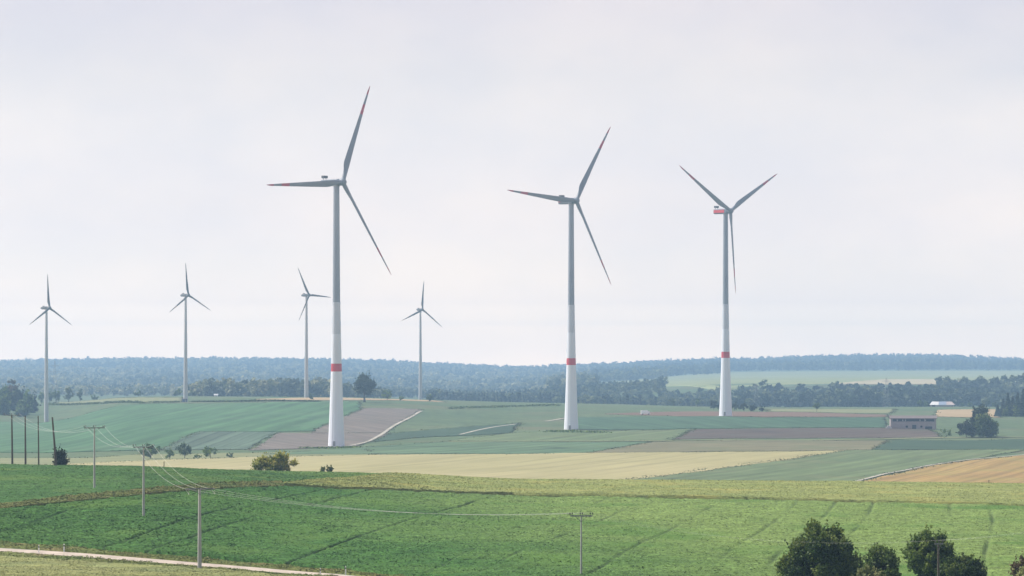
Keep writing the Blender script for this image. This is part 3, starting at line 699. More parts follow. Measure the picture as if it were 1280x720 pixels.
plain_tree(1021, 515, 11, 12, 'small single tree with a short trunk before the right hand valley wood', M['leafblue'], 46, 500, .8, base=2.2)
for i, (px, row, w_, h_) in enumerate([(892,512,16,12),(903,513,16,11),(918,513.5,16,10),(930,514,16,10),(941,514.5,12,9),(952,514.5,9,5)]):
    plain_tree(px, row, w_, h_, ['bushy dark tree left of the third turbine foot','dark bush hidden behind the third turbine foot','dark bush touching the right side of the third turbine foot',
        'middle bush of the dark row right of the third turbine foot','dark bush second from the end of the row right of the third turbine','small low bush ending the row right of the third turbine'][i],
        M['leafd'], 50+i, 450, 1.0, name='bush', cat='bush', base=.1, group='bushes around the third turbine foot')
for i, (px, row, w_, h_, lb) in enumerate([(484,500,18,13,'sloping blue green bush right of the lone oak'),(501,500.5,7,5,'tiny bush halfway between the lone oak and the fourth small turbine'),(537,501.5,9,9,'small bush at the foot of the fourth small turbine'),
        (389,499.5,5,5,'tiny dark bush at the foot of the third small turbine')]):
    plain_tree(px, row, w_, h_, lb, M['leafblue'], 60+i, 350, .9, name='bush', cat='bush', base=.1)
for i, (px, Y, w_, h_, lb) in enumerate([(1150,2950,10,9,'small dark bush just left of the white roofed shed'),(1158,2940,10,8,'round bush touching the left end of the white roofed shed'),(1213,2900,9,7,'dark round bush in the meadow right of the white roofed shed'),
        (1203,2920,4,5,'tiny bush between the white roofed shed and the round bush'),(1233,2930,18,9,'wide pale bush behind the dome shaped tree'),(1244,2910,10,7,'small bush left of the dark conifer wood'),
        (843,2950,22,9,'pale yellow green bush row end at the wood edge left of the third turbine'),(872,2900,8,10,'small dark tree at the wood edge left of the third turbine')]):
    plain_tree(px, None, w_, h_, lb, M['leafy'] if 'pale' in lb else M['leafblue'], 70+i, 400, .9, name='bush', cat='bush', base=.1, Y=Y)

# clump on the left edge
cl = 'trees of the dark clump at the left edge'
for i, (px, Y, w_, h_, mt, lb) in enumerate([
    (-12,2560,30,40,'leaf','tall dark tree of the clump cut by the left edge'),
    (8,2600,24,36,'leafblue','dark blue green tree second from the left edge in the clump'),
    (14,2720,20,40,'autumn','brownish tree rising above the dark clump at the left edge'),
    (22,2580,20,37,'leaf','tall dark round topped tree in the middle of the left edge clump'),
    (34,2600,18,28,'leafblue','mid sized tree right of the tall one in the left edge clump'),
    (40,2640,16,24,'leaf','last dark tree on the right side of the left edge clump'),
    (4,2520,24,24,'leafblue','low front tree at the foot of the left edge clump'),
    (28,2530,24,20,'leafblue','low bushy front tree on the right of the left edge clump')]):
    plain_tree(px, None, w_, h_, lb, M['leafd' if mt == 'leaf' else mt], 80+i, 2200, 1.7, base=-2., Y=Y, lobes=30, group=cl)
for i, (px, w_, h_, lb) in enumerate([(52,12,16,'hazy tree between the left clump and the first small turbine'),(70,13,17,'hazy dark tree just right of the first small turbine'),
    (86,17,21,'broad pale green tree right of the first small turbine'),(100,8,15,'narrow dark tree right of the broad pale green tree'),(62,9,14,'hazy tree behind the first small turbine tower'),(118,12,4,'low bush line right of the narrow dark tree'),(173,18,6,'low wide bush left of the second small turbine'),(222,12,10,'grey green bush left of the second small turbine tower'),(240,14,7,'low pale bush right of the second small turbine tower')]):
    plain_tree(px, None, w_, h_, lb, M['leafblue'] if 'pale' not in lb else M['leafy'], 95+i, 500, 1.5, base=.8, Y=3080, group='hazy trees beyond the pale strip')

# dark conifers on the right edge
cg = 'conifers of the dark wood at the right edge'
cons = []
for i, (px, Y, w_, h_, lb) in enumerate([
    (1247,2420,7,14,'small separate conifer at the left end of the dark wood on the right edge'),
    (1254,2450,11,21,'conifer second from the left in the dark wood on the right edge'),
    (1260,2440,11,29,'slim pointed conifer standing taller than its left neighbours on the right edge'),
    (1266,2460,14,24,'conifer just right of the slim pointed one in the right edge wood'),
    (1272,2440,14,30,'broad dark conifer near the right edge'),
    (1279,2450,16,34,'tallest dark conifer cut by the right edge'),
    (1287,2440,16,32,'dark conifer partly outside the right edge')]):
    plain_tree(px, None, w_*1.5, h_, lb, M['needle'], 110+i, 1800, 1.5, name='conifer', Y=Y, conifer=True, base=.2, group=cg)
for i, (px, Y, w_, h_, lb) in enumerate([(1257,2400,12,11,'low dark bush in front of the right edge conifers, left one'),(1270,2400,16,13,'broad dark bush in front of the right edge conifers, right one')]):
    plain_tree(px, None, w_, h_, lb, M['leaf'], 120+i, 500, 1.1, name='bush', cat='bush', Y=Y, base=.1, group=cg)

# hedge along the top of the bright field
def hedge(line, wdt, hgt, n, label, seed, mat):
    P = pts(line, False); rng = np.random.default_rng(seed)
    s = np.concatenate([[0], np.cumsum(np.linalg.norm(np.diff(P, axis=0), axis=1))])
    t = rng.uniform(0, s[-1], n); x = np.interp(t, s, P[:,0]) + rng.normal(size=n)*wdt/3; y = np.interp(t, s, P[:,1]) + rng.normal(size=n)*wdt/3
    hh = hgt*(.7 + .6*(vnoise(t/14., t*0, seed)+.5))
    z = terrain(x, y) + rng.uniform(0, 1, n)*hh
    V, Fq = leaf_quads(rng, np.stack([x, y, z], 1), rng.normal(size=(n,3))+np.array([0,-.3,.5]), 1.1)
    o = mesh_np('hedge', V, Fq, mat, attrs={'tint': np.repeat(rng.uniform(0,1,n), 4)})
    return tag(o, label, 'hedge')
hedge([(58,506.2),(120,505),(180,504.2),(225,503)], 3., 1.6, 3200, 'low dark hedge line above the bright green field, left of the second small turbine', 5, M['leaf'])
hedge([(240,502.6),(320,502),(400,502.2)], 3., 1.2, 2400, 'long low dark hedge line between the second and third small turbines', 6, M['leaf'])
hedge([(378,560.2),(412,560.8),(448,559.6)], 6., .9, 420, 'ragged weed hedge around the foot of the nearest turbine', 7, M['leafblue'])
hedge([(684,540),(714,540.6),(758,541.5)], 8., 1.2, 520, 'ragged weed hedge around the foot of the second turbine', 8, M['leafblue'])
hedge([(560,511.3),(640,508.6),(700,507.2)], 4., 1.4, 1400, 'dark hedge line left of the second turbine on the far side of the plain', 9, M['leaf'])

# woods that read as one mass
def protos(seed, k, con, n):
    rng = np.random.default_rng(seed); o = []
    for i in range(k):
        if con: o.append(conifer_np(rng, .42, 1., .03, n, .17))
        else:
            L = lobes_round(rng, .8, 1., .0, 11, .5, .8); o.append(crown_np(rng, L, n, .27))
    return o
PD = protos(1, 6, False, 84); PC = protos(2, 4, True, 64)
def wood(name, regions, seed, mat, lowtint=0.):
    rng = np.random.default_rng(seed); VV = []; FF = []; TT = []; nb = 0
    for (p0, p1, Y0, Y1, rowgap, gapx, hgt, cf) in regions:
        y = Y0
        P = []
        while y < Y1:
            xs = np.arange((p0-PX0)/F_PX*y, (p1-PX0)/F_PX*y, gapx)
            xs = xs + rng.uniform(-.5, .5, len(xs))*gapx; ys = y + rng.uniform(-.6, .6, len(xs))*rowgap
            P.append(np.stack([xs, ys], 1)); y += rowgap
        P = np.concatenate(P)
        z = terrain(P[:,0], P[:,1])
        pn = vnoise(P[:,0]/140., P[:,1]/260., seed) + .5*vnoise(P[:,0]/45., P[:,1]/80., seed+1)
        con = (pn + rng.normal(size=len(P))*.12) > (.5 - cf)
        hg = hgt*(.75 + .42*rng.uniform(0,1,len(P)) + .3*pn); wd = hg*rng.uniform(.9, 1.4, len(P))
        tn = np.clip(.42 + .9*vnoise(P[:,0]/150., P[:,1]/520., seed+3) + rng.normal(size=len(P))*.42, 0, 1)
        ang = rng.uniform(0, 6.28, len(P)); pk = rng.integers(0, 100, len(P))
        for grp, prs in ((~con, PD), (con, PC)):
            for j, (V, Fq, ti) in enumerate(prs):
                sel = np.where(grp & (pk % len(prs) == j))[0]
                if not len(sel): continue
                c, s_ = np.cos(ang[sel])[:,None], np.sin(ang[sel])[:,None]
                X = (V[None,:,0]*c - V[None,:,1]*s_)*wd[sel][:,None] + P[sel,0][:,None]
                Yv = (V[None,:,0]*s_ + V[None,:,1]*c)*wd[sel][:,None] + P[sel,1][:,None]
                Z = V[None,:,2]*hg[sel][:,None] + z[sel][:,None]
                VV.append(np.stack([X, Yv, Z], -1).reshape(-1,3))
                FF.append((Fq[None] + (np.arange(len(sel))*len(V))[:,None,None] + nb).reshape(-1,4)); nb += len(sel)*len(V)
                tt = np.clip(tn[sel][:,None]*.75 + .3*ti[None,:], 0, 1)*(.25 if prs is PC else 1)
                TT.append(tt.ravel())
    o = mesh_np(name, np.concatenate(VV), np.concatenate(FF), mat, attrs={'tint': np.concatenate(TT)})
    o['kind'] = 'stuff'
    return o
M['wood'] = leaf_mat('woodland_leaves', (.008,.018,.009), (.06,.09,.032), (.17,.19,.07), .25)  # dark conifer woods; cloud shade also put into the leaf colour
M['woodl'] = leaf_mat('hill_woodland_leaves', (.02,.035,.022), (.17,.20,.10), (.40,.39,.21), .25)  # sunlight on the left hills put into a lighter leaf colour
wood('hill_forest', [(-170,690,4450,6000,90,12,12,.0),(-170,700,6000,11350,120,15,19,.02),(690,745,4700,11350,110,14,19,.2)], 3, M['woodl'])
wood('ridge_forest', [(740,830,6350,11350,110,13,20,.25),(830,900,7300,11350,110,13,20,.2),(900,1450,8200,11350,110,13,20,.28)], 4, M['wood'])
wood('valley_forest', [(540,705,3600,4750,48,8.5,12,.3),(700,830,3450,4600,45,8.,10,.2),(830,930,3450,3950,36,8.,10,.2),(930,1040,3350,3900,32,9,16,.12),(1040,1180,3330,3880,32,9,18,.2),(1180,1460,3420,4000,32,10,17,-.05)], 6, M['wood'])
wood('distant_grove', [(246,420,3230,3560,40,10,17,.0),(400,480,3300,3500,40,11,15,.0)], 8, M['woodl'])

# --------------------------------------------------------------------------
# wind turbines
# --------------------------------------------------------------------------
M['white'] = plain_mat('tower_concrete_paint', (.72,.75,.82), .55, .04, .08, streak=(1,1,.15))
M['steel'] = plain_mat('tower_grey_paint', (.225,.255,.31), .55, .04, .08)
M['midp'] = plain_mat('tower_mid_concrete', (.64,.67,.745), .6, .05, .08, streak=(1,1,.15))  # concrete, greyed: ground bounce fading up the shaft is painted in
M['midp2'] = plain_mat('tower_upper_concrete', (.50,.53,.60), .6, .05, .08, streak=(1,1,.15))  # next greyer step of the painted bounce falloff
M['steel2'] = plain_mat('tower_lower_steel', (.33,.36,.42), .55, .05, .08, streak=(1,1,.15))  # steel lightened to carry on the painted falloff
M['bladep'] = plain_mat('blade_grey_paint', (.135,.155,.195), .5, .03, .15)
M['redp'] = plain_mat('signal_red_paint', (.50,.035,.05), .5, .06, .3)
M['redb'] = plain_mat('blade_red_paint', (.30,.02,.035), .5, .06, .3)
M['darkp'] = plain_mat('dark_cooler_grey', (.045,.05,.06), .6, .1, 1.)
M['seam'] = plain_mat('door_grey', (.30,.31,.33), .6, .1, 1.)

def blade_mb(Rr, n, t, d, hub, chord, pitch=R(14), rootr=1.15, bands=True):
    """n rotor axis, d blade direction, t tangent"""
    mb = MB(); secs = np.concatenate([np.linspace(.025, .2, 7), np.linspace(.25, .98, 22), [1.0]])
    NS = 14; vs = []; fs = []
    for s in secs:
        r = s*Rr
        if s < .05: c, th, tw = 2*rootr, 2*rootr, 0
        else:
            k = min(max((s-.05)/.15, 0), 1); k = k*k*(3-2*k)
            cm = chord*(1 - .80*max(s-.2, 0)/.8)
            if s > .95: cm *= 1 - .6*(s-.95)/.05
            c = 2*rootr*(1-k) + cm*k
            th = 2*rootr*(1-k) + c*(.24 - .10*s)*k
            tw = (pitch + R(14)*(1-s)**2)*k
        ct = t*math.cos(tw) + n*math.sin(tw); nn = n*math.cos(tw) - t*math.sin(tw)
        k2 = 0 if s < .05 else k
        for i in range(NS):
            a = 2*math.pi*i/NS
            x = .5*math.cos(a); y = .5*math.sin(a)*((1-k2) + k2*(.55+.45*math.cos(a))*1.15)
            vs.append(hub + d*r + ct*(x - .18*k2)*c + nn*y*th + n*(r/Rr)**2*Rr*.012)
    mi = []
    for i in range(len(secs)-1):
        sm = (secs[i]+secs[i+1])/2; red = bands and ((sm > .90) or (.70 < sm < .805))
        for q in range(NS):
            fs.append((i*NS+q, i*NS+(q+1)%NS, (i+1)*NS+(q+1)%NS, (i+1)*NS+q)); mi.append(1 if red else 0)
    b0 = len(mb.f); mb.add(vs, fs, 0, True)
    for i, m_ in enumerate(mi): mb.mi[b0+i] = m_
    mb.add(vs[-NS:], [tuple(range(NS))], 1 if bands else 0)
    return mb

def turbine(px, Y, hub_h, Rr, squeeze, theta, label, group, big=True, red_nacelle=0, base_row=None, door=False):
    x = (px-PX0)/F_PX*Y; z = tz(x, Y)
    # tower foot sits where the ground is; hub height measured from the seen base row
    T = thing('wind_turbine', label, 'wind turbine', (x, Y, z-.3), 0, group)
    dz = .3
    if base_row is not None:
        zb = ZC - (base_row-ROW0)*Y/F_PX; dz += zb - z
    a = math.acos(squeeze) + math.atan2(-x, Y)      # yaw away from the line of sight
    n = Vector((math.sin(a), -math.cos(a), 0)); e1 = Vector((math.cos(a), math.sin(a), 0)); up = Vector((0,0,1))
    k = hub_h/141. if big else hub_h/141.*1.15
    H = hub_h + dz - 1.8*k
    mb = MB()
    if big:
        # tapering concrete shaft (many sided), then the steel tube
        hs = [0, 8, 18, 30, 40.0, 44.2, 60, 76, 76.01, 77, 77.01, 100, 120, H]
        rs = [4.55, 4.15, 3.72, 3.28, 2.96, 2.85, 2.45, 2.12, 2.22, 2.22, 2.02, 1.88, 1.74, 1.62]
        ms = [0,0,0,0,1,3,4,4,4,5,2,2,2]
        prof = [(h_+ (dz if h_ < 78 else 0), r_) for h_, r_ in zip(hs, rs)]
        prof[0] = (-1, 4.6); prof[-1] = (H, 1.62)
        NSD = 16
        vs = []
        for h_, r_ in prof:
            for i in range(NSD): vs.append((r_*math.cos(2*math.pi*(i+.5)/NSD), r_*math.sin(2*math.pi*(i+.5)/NSD), h_))
        for i in range(len(prof)-1):
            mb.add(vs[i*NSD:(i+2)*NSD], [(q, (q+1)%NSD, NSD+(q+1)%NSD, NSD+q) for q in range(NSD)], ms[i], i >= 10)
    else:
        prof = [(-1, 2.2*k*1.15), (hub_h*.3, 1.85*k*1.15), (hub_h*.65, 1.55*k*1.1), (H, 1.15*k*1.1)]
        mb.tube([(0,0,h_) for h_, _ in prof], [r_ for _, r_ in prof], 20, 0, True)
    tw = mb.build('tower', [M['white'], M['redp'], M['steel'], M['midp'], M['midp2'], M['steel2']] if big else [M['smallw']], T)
    if big:
        rm = MB(); rm.tube([(0,0,dz-.6),(0,0,dz+.15)], [5.6, 5.5], 24, 0, False); rm.build('base_ring', M['seam'], T)
        dm = MB(); dm.box((-1.0, -4.42, dz+1.6), (1.3, .5, 2.6)); dm.build('door', M['seam'], tw)
        nt_ = MB(); nt_.tube([(0,0,H-.35),(0,0,H+.1)], [1.95, 1.95], 20, 0, True); nt_.build('yaw_ring', M['seam'], tw)
    # nacelle: rounded box along the rotor axis
    Hc = H + 1.8*k
    L0, L1 = (-10.2*k, 2.6*k)
    nb = MB()
    secs = [(L0, 1.25, 1.35), (L0+.35*k, 1.7, 1.75), (-6*k, 1.82, 1.85), (0, 1.82, 1.85), (L1-.6*k, 1.75, 1.8), (L1, 1.45, 1.5)]
    if not big: secs = [(L0*.78, .8, .9), (L0*.6, 1.35, 1.4), (-3*k, 1.7, 1.7), (0, 1.75, 1.75), (L1, 1.4, 1.4)]
    NS = 16; vs = []
    for l, hw, hh in secs:
        for i in range(NS):
            t = 2*math.pi*(i+.5)/NS; cx, cy = math.cos(t), math.sin(t)
            ex = math.copysign(abs(cx)**.42, cx)*hw*k; ey = math.copysign(abs(cy)**.42, cy)*hh*k
            vs.append(n*l + e1*ex + up*ey + up*Hc)
    fs = [(i*NS+q, i*NS+(q+1)%NS, (i+1)*NS+(q+1)%NS, (i+1)*NS+q) for i in range(len(secs)-1) for q in range(NS)]
    nb.add(vs, fs, 0, False); nb.add(vs[:NS], [tuple(range(NS))[::-1]]); nb.add(vs[-NS:], [tuple(range(NS))])
    na = nb.build('nacelle', M['bladep'] if big else M['smalld'], T)
    if big:
        for sgn in ((-1, 1) if red_nacelle else ()):
            rp = MB()
            c = n*(-4.6*k) + e1*(sgn*1.86*k) + up*(Hc-.05)
            hx, hz_ = 4.9*k, 1.05*k*red_nacelle
            q = [c + n*sx_*hx + up*sz_*hz_ + e1*sgn*o_ for o_ in (0, .05) for sx_, sz_ in ((-1,-1),(1,-1),(1,1),(-1,1))]
            rp.add(q, [(4,5,6,7),(0,1,5,4),(1,2,6,5),(2,3,7,6),(3,0,4,7)]); rp.build('red_stripe', M['redp'], na)
        cb = MB()
        c = n*(-8.6) + up*(Hc+1.85+1.35)
        for sgn in (-1, 1):
            f_ = c + e1*sgn*1.1 - up*.95
            cb.box(f_, (.25,.25,1.2), a)
        cb.box(c, (3.0, 1.9, 1.35), a); cb.build('cooler', M['darkp'], na)
    else:
        cb = MB(); cb.box(n*(-4.2*k) + up*(Hc+2.0*k), (1.6*k, 1.6*k, .9*k), a); cb.build('vent_box', M['smalld'], na)
    # hub
    hc = Vector((0,0,Hc)) + n*(4.6*k)
    hm = MB()
    prof = [(-2.0,1.5),(-1.4,1.9),(0,1.95),(1.0,1.75),(1.8,1.2),(2.2,.5),(2.3,.05)]
    vs = []
    for l, r_ in prof:
        for i in range(18):
            t = 2*math.pi*i/18; vs.append(hc + n*l*k + (e1*math.cos(t) + up*math.sin(t))*r_*k)
    hm.add(vs, [(i*18+q, i*18+(q+1)%18, (i+1)*18+(q+1)%18, (i+1)*18+q) for i in range(len(prof)-1) for q in range(18)], 0, True)
    hm.build('hub', M['bladep'] if big else M['smalld'], T)
    for j in range(3):
        th = R(theta + 120*j)
        upt = (up*math.cos(R(5)) - n*math.sin(R(5))); nt2 = (n*math.cos(R(5)) + up*math.sin(R(5)))
        d = e1*math.sin(th) + upt*math.cos(th); t = e1*math.cos(th) - upt*math.sin(th)
        blade_mb(Rr, nt2, t, d, hc, 3.5*Rr/58 if big else 4.6*Rr/58, rootr=1.15*k, bands=big).build('blade', [M['bladep'], M['redb']] if big else [M['smalld']], T)
    return T
M['smallw'] = plain_mat('small_tower_paint', (.46,.47,.49), .5, .03, .1)
M['smalld'] = plain_mat('small_rotor_paint', (.10,.105,.115), .5, .03, .1)
gb = 'large wind turbines with red tower bands'; gs = 'small white wind turbines in the distance'
turbine(420.5, 1709, 141, 59.3, .68, 26, 'nearest and tallest wind turbine with a red tower band, beside the lone oak', gb, base_row=558)
turbine(714, 1970, 141, 57.4, .73, 34.5, 'red banded wind turbine standing between the tallest one and the one with a red nacelle', gb, red_nacelle=.45, base_row=537.5)
turbine(907, 2203, 141, 57.0, .68, 61, 'wind turbine with a bright red nacelle and one blade pointing down, rightmost of all', gb, red_nacelle=1, base_row=520)
turbine(58, 2394, 85, 25.5, .71, 0, 'small white wind turbine nearest the left edge, behind the wooden poles', gs, False, base_row=527)
turbine(232, 2519, 85, 25.5, .73, -2.5, 'small white wind turbine with a blue cabin at its foot', gs, False, base_row=504)
turbine(383, 2636, 85, 25.5, .71, -26.5, 'small white wind turbine just left of the tallest turbine, one blade level', gs, False, base_row=498)
turbine(525.5, 3009, 85, 27.5, .80, 7, 'small white wind turbine standing right of the lone oak', gs, False, base_row=500)

# --------------------------------------------------------------------------
# utility poles and wires
# --------------------------------------------------------------------------
M['polec'] = plain_mat('pole_concrete', (.36,.36,.35), .85, .15, 2., streak=(1,1,.2))
M['polew'] = plain_mat('pole_wood', (.085,.07,.055), .9, .25, 3., streak=(1,1,.15))
M['iron'] = plain_mat('crossarm_steel', (.13,.14,.15), .6, .15, 2.)
M['porc'] = plain_mat('insulator_brown', (.07,.06,.06), .35, .15, 3.)
M['wire'] = plain_mat('wire_aluminium', (.62,.62,.60), .45, .05, 1.)

def pole(px, Y, toprow, label, wood_=False, arm=2.7, arm_dir=0., lean=0., r=.17, ins=True, group='poles of the power line', strain=False):
    """returns thing and the world points where the wires are fixed"""
    x = (px-PX0)/F_PX*Y; z = tz(x, Y); h = ZC - (toprow-ROW0)*Y/F_PX - z
    T = thing('utility_pole', label, 'utility pole', (x, Y, z), 0, group)
    tp = Vector((lean*h, 0, h))
    mb = MB(); mb.tube([(0,0,-.6), tp*.5, tp], [r*1.25, r, r*.72], 10); mb.build('pole', M['polew'] if wood_ else M['polec'], T)
    fix = []
    if arm:
        ax = Vector((math.cos(arm_dir), math.sin(arm_dir), 0)); ay = Vector((-ax.y, ax.x, 0))
        am = MB(); c = tp + Vector((0,0,.02)) - ay*(r*.72+.07)
        am.box(c, (arm, .13, .16), arm_dir)
        am.build('crossarm', M['iron'], T)
        bm_ = MB()
        for sg in (-1, 1): bm_.tube([c + ax*sg*arm*.27 - Vector((0,0,.05)), tp - Vector((0,0,.75)) - ay*(r*.8)], .03, 5)
        bm_.build('brace', M['iron'], T)
        for off in (-.46, 0, .46):
            p = c + ax*off*arm
            for dd in ((-.14, .14) if ins else (0,)):
                im = MB(); q = p + ax*dd + Vector((0,0,.08))
                if strain:
                    im.tube([p + ay*(dd*1.2), p + ay*(dd*4.2) - Vector((0,0,.1))], [.07,.06], 7)
                else:
                    im.tube([q, q+Vector((0,0,.12)), q+Vector((0,0,.16)), q+Vector((0,0,.36))], [.025,.025,.085,.05], 8)
                im.build('insulator', M['porc'], T)
            fix.append(Vector((x, Y, z)) + p + Vector((0,0,.40 if not strain else -.05)))
        if strain:
            for off in (-.46, .46):
                p = c + ax*off*arm; jm = MB()
                jm.tube([p + ay*.55 - Vector((0,0,.1)), p + ax*.25 - Vector((0,0,.75)), p - ay*.55 - Vector((0,0,.1))], .025, 5); jm.build('jumper_wire', M['wire'], T)
    return T, fix
_, pA = pole(249.5, 420, 611, 'grey concrete pole beside the gravel road with a wide angled crossarm', arm=3.9, arm_dir=R(25), r=.23, strain=True)
_, pB = pole(179.5, 489, 559, 'slender grey pole in the wheat with insulators on a crossarm, behind the roadside pole', r=.17, arm=3.1, arm_dir=R(8))
_, pC = pole(118, 548, 535, 'slender grey pole near the crest, in front of the row of trees', r=.16, arm=3.5, arm_dir=R(8))
_, pD = pole(726.5, 405, 645, 'thin pale pole in the middle of the wheat field with six insulators', r=.12, arm=2.8, arm_dir=R(4))
_, pE = pole(1173, 352, 680, 'thin weathered pole in front of the tall upright tree', wood_=True, arm=.9, r=.13, ins=False, arm_dir=R(10))
_, pF = pole(15.5, 692, 519, 'dark wooden pole with a crossarm nearest the left edge', wood_=True, arm=3.4, r=.2, ins=False, lean=-.012)
pole(32, 694, 519.5, 'bare dark wooden pole second from the left edge', wood_=True, arm=0, r=.19, lean=-.008)
pole(48.5, 696, 520, 'bare thin dark pole third from the left edge', wood_=True, arm=0, r=.15, lean=-.012)
pole(70.5, 640, 521.5, 'dark wooden pole leaning left beside the round bush', wood_=True, arm=0, r=.21, lean=-.08)

def wire(a, b, sag, label, rad=.022):
    P = []
    for i in range(25):
        t = i/24; p = a.lerp(b, t); p.z -= sag*4*t*(1-t); P.append(p)
    mb = MB(); o0 = P[0].copy()
    mb.tube([p-o0 for p in P], rad, 5); o = mb.build('overhead_wire', M['wire'], None, o0)
    return tag(o, label, 'wire', 'wires of the power line')
WN = ('left one of three', 'middle one of three', 'right one of three')
def span(a, b, sag, txt, rad=.022):
    for i in range(3): wire(a[i], b[i], sag*(1+.06*i), f'thin wire {txt}, {WN[i]}', rad)
span(pF, pC, 2.2, 'from the left edge pole to the crest pole', .011)
span(pC, pB, 1.6, 'sagging between the crest pole and the second pole', .011)
span(pB, pA, 1.3, 'sagging down to the roadside pole', .011)
span(pA, pD, 1.3, 'from the roadside pole to the mid field pole', .010)
span(pD, pE, 1.5, 'from mid field pole to the pole by the trees', .0016)
xr = (1400-PX0)/F_PX*345
pG = [Vector((xr+o, 345, tz(xr,345)+8.4)) for o in (-.4,0,.4)]
span(pE, pG, .5, 'running right from the pole by the trees', .004)

# delineator posts
M['postw'] = plain_mat('post_white_plastic', (.92,.92,.90), .5, .04, 4.)
M['postb'] = plain_mat('post_black_band', (.03,.03,.03), .5, .1, 4.)
for px, row, lb in ((48.5,691.5,'white reflector post on the near side of the road at far left'),(80,690,'white reflector post with black band before the wheat edge at left'),
                    (400.5,721,'white reflector post on the near side where the road leaves the frame'),(432,718.5,'white reflector post before the wheat edge where the road leaves the frame')):
    x, y, z = at(px, row, None, True)
    T = thing('delineator_post', lb, 'reflector post', (x, y, z), 0, 'reflector posts along the gravel road')
    b = MB(); b.box((0,0,.5), (.17,.14,1.25), 0, 0, .85); b.build('post', M['postw'], T)
    b = MB(); b.box((0,0,.86), (.165,.14,.18)); b.build('reflector_band', M['postb'], T)
for px, Y, lb in ((205, 660, 'small wooden marker post on the crest right of the second field pole'), (1236, 735, 'tiny wooden marker post before the orange tilled field')):
    x = (px-PX0)/F_PX*Y
    b = MB(); b.tube([(0,0,-.3),(0,0,.8),(.02,0,1.7)], [.09,.085,.07], 7); b.box((.02,0,1.72), (.2,.2,.06))
    tag(b.build('marker_post', M['polew'], None, (x, Y, tz(x, Y))), lb, 'post')

# --------------------------------------------------------------------------
# buildings, van, cabin, pylons
# --------------------------------------------------------------------------
M['brickm'] = plain_mat('barn_wall_brick', (.34,.285,.28), .9, .12, .8)
M['roofd'] = plain_mat('barn_roof_tiles', (.15,.12,.115), .85, .12, .6)
M['gapd'] = plain_mat('barn_dark_opening', (.05,.055,.07), .9, .2, .5)
M['postl'] = plain_mat('barn_light_post', (.36,.35,.36), .8, .1, 1.)
M['sheetw'] = plain_mat('white_roof_sheet', (.60,.60,.60), .5, .06, .4)
M['sheetb'] = plain_mat('solar_blue_grey', (.22,.27,.35), .4, .08, .4)
M['sheetp'] = plain_mat('pink_roof_sheet', (.40,.33,.31), .6, .08, .4)
M['vanw'] = plain_mat('van_white_paint', (.93,.93,.94), .4, .03, 1.)
M['glassd'] = plain_mat('dark_glass', (.03,.035,.045), .15, .1, 1.)
M['rubber'] = plain_mat('tyre_rubber', (.03,.03,.03), .9, .1, 2.)
M['cabinb'] = plain_mat('cabin_blue_paint', (.09,.12,.20), .6, .1, 1.)
M['lattice'] = plain_mat('galvanised_steel', (.24,.25,.27), .5, .06, 1.)

# long barn
x, y, z = at(1141, 536)
T = thing('barn', 'long mauve brick barn with a low dark roof beside the big dome shaped tree', 'barn', (x, y, z), R(-3))
W, D, H1, H2 = 28.5, 11., 4.7, 6.4
b = MB()
b.box((0,0,H1/2-.3), (W, D, H1+.6)); b.box((-W/2+.4,0,H1+(H2-H1)/2), (.8, D, H2-H1)); b.box((W/2-.4,0,H1+(H2-H1)/2), (.8, D, H2-H1)); b.box((0, D/2-.2, H1+(H2-H1)/2), (W-1.6, .4, H2-H1))
wl = b.build('wall', M['brickm'], T)
b = MB(); b.box((0, -D/2+1.0, H1+(H2-H1)/2), (W-1.7, .3, H2-H1-.02)); b.build('loft_opening', M['gapd'], T)
for i in range(9):
    if i in (1, 4, 5, 7): continue
    b = MB(); b.box((-W/2+4.2+i*1.7 + (4 if i > 5 else 0), -D/2+.5, H1+.75), (.75, .5, 1.1)); b.build('hay_bale', M['postl'], T)
for i, xx in enumerate((-W/2+1.2, W/2-7.4, W/2-1.2)):
    b = MB(); b.box((xx, -D/2+.2, H1+(H2-H1)/2), (.35,.35,H2-H1-.01)); b.build('post', M['postl'], T)
b = MB()
ov = .7; rv = [(-W/2-ov,-D/2-ov,H2),(W/2+ov,-D/2-ov,H2),(W/2+ov,0,H2+1.7),(-W/2-ov,0,H2+1.7),(-W/2-ov,D/2+ov,H2),(W/2+ov,D/2+ov,H2)]
rv2 = [(a_,b_,c_+.3) for a_,b_,c_ in rv]
b.add(rv+rv2, [(0,1,2,3)[::-1],(3,2,5,4)[::-1],(6,7,8,9),(9,8,11,10),(0,1,7,6),(4,10,11,5),(0,6,9,3),(3,9,10,4),(1,2,8,7),(2,5,11,8)])
b.build('roof', M['roofd'], T)
for xx, ww, hh in ((.5, 2.6, 2.6), (9.5, 4.4, 1.6)):
    b = MB(); b.box((xx, -D/2-.03, hh/2), (ww, .12, hh)); dr = b.build('door', M['gapd'], T)
    b = MB(); b.box((xx, -D/2-.06, hh+.1), (ww+.4, .16, .2)); b.build('lintel', M['postl'], dr)
for xx in (-4.2, 5.0):
    b = MB(); b.box((xx, -D/2-.02, 1.5), (1.3, .1, 1.2)); wd_ = b.build('window', M['glassd'], T)
    b = MB(); b.box((xx, -D/2-.08, .83), (1.5, .2, .1)); b.build('sill', M['postl'], wd_)
# stack of pale sacks / wrapped bales left of the barn
xb = x-15.8
b = MB()
for i in range(4): b.tube([(i*.9-1.3, -.6, .55),(i*.9-1.3, .6, .55)], .55, 10)
for i in range(2): b.tube([(i*.9-.4, -.6, 1.4),(i*.9-.4, .6, 1.4)], .55, 10)
tag(b.build('wrapped_bale_stack', M['sheetw'], None, (xb, y-5, tz(xb, y-5))), 'small heap of pale wrapped bales at the left end of the long barn', 'bales')

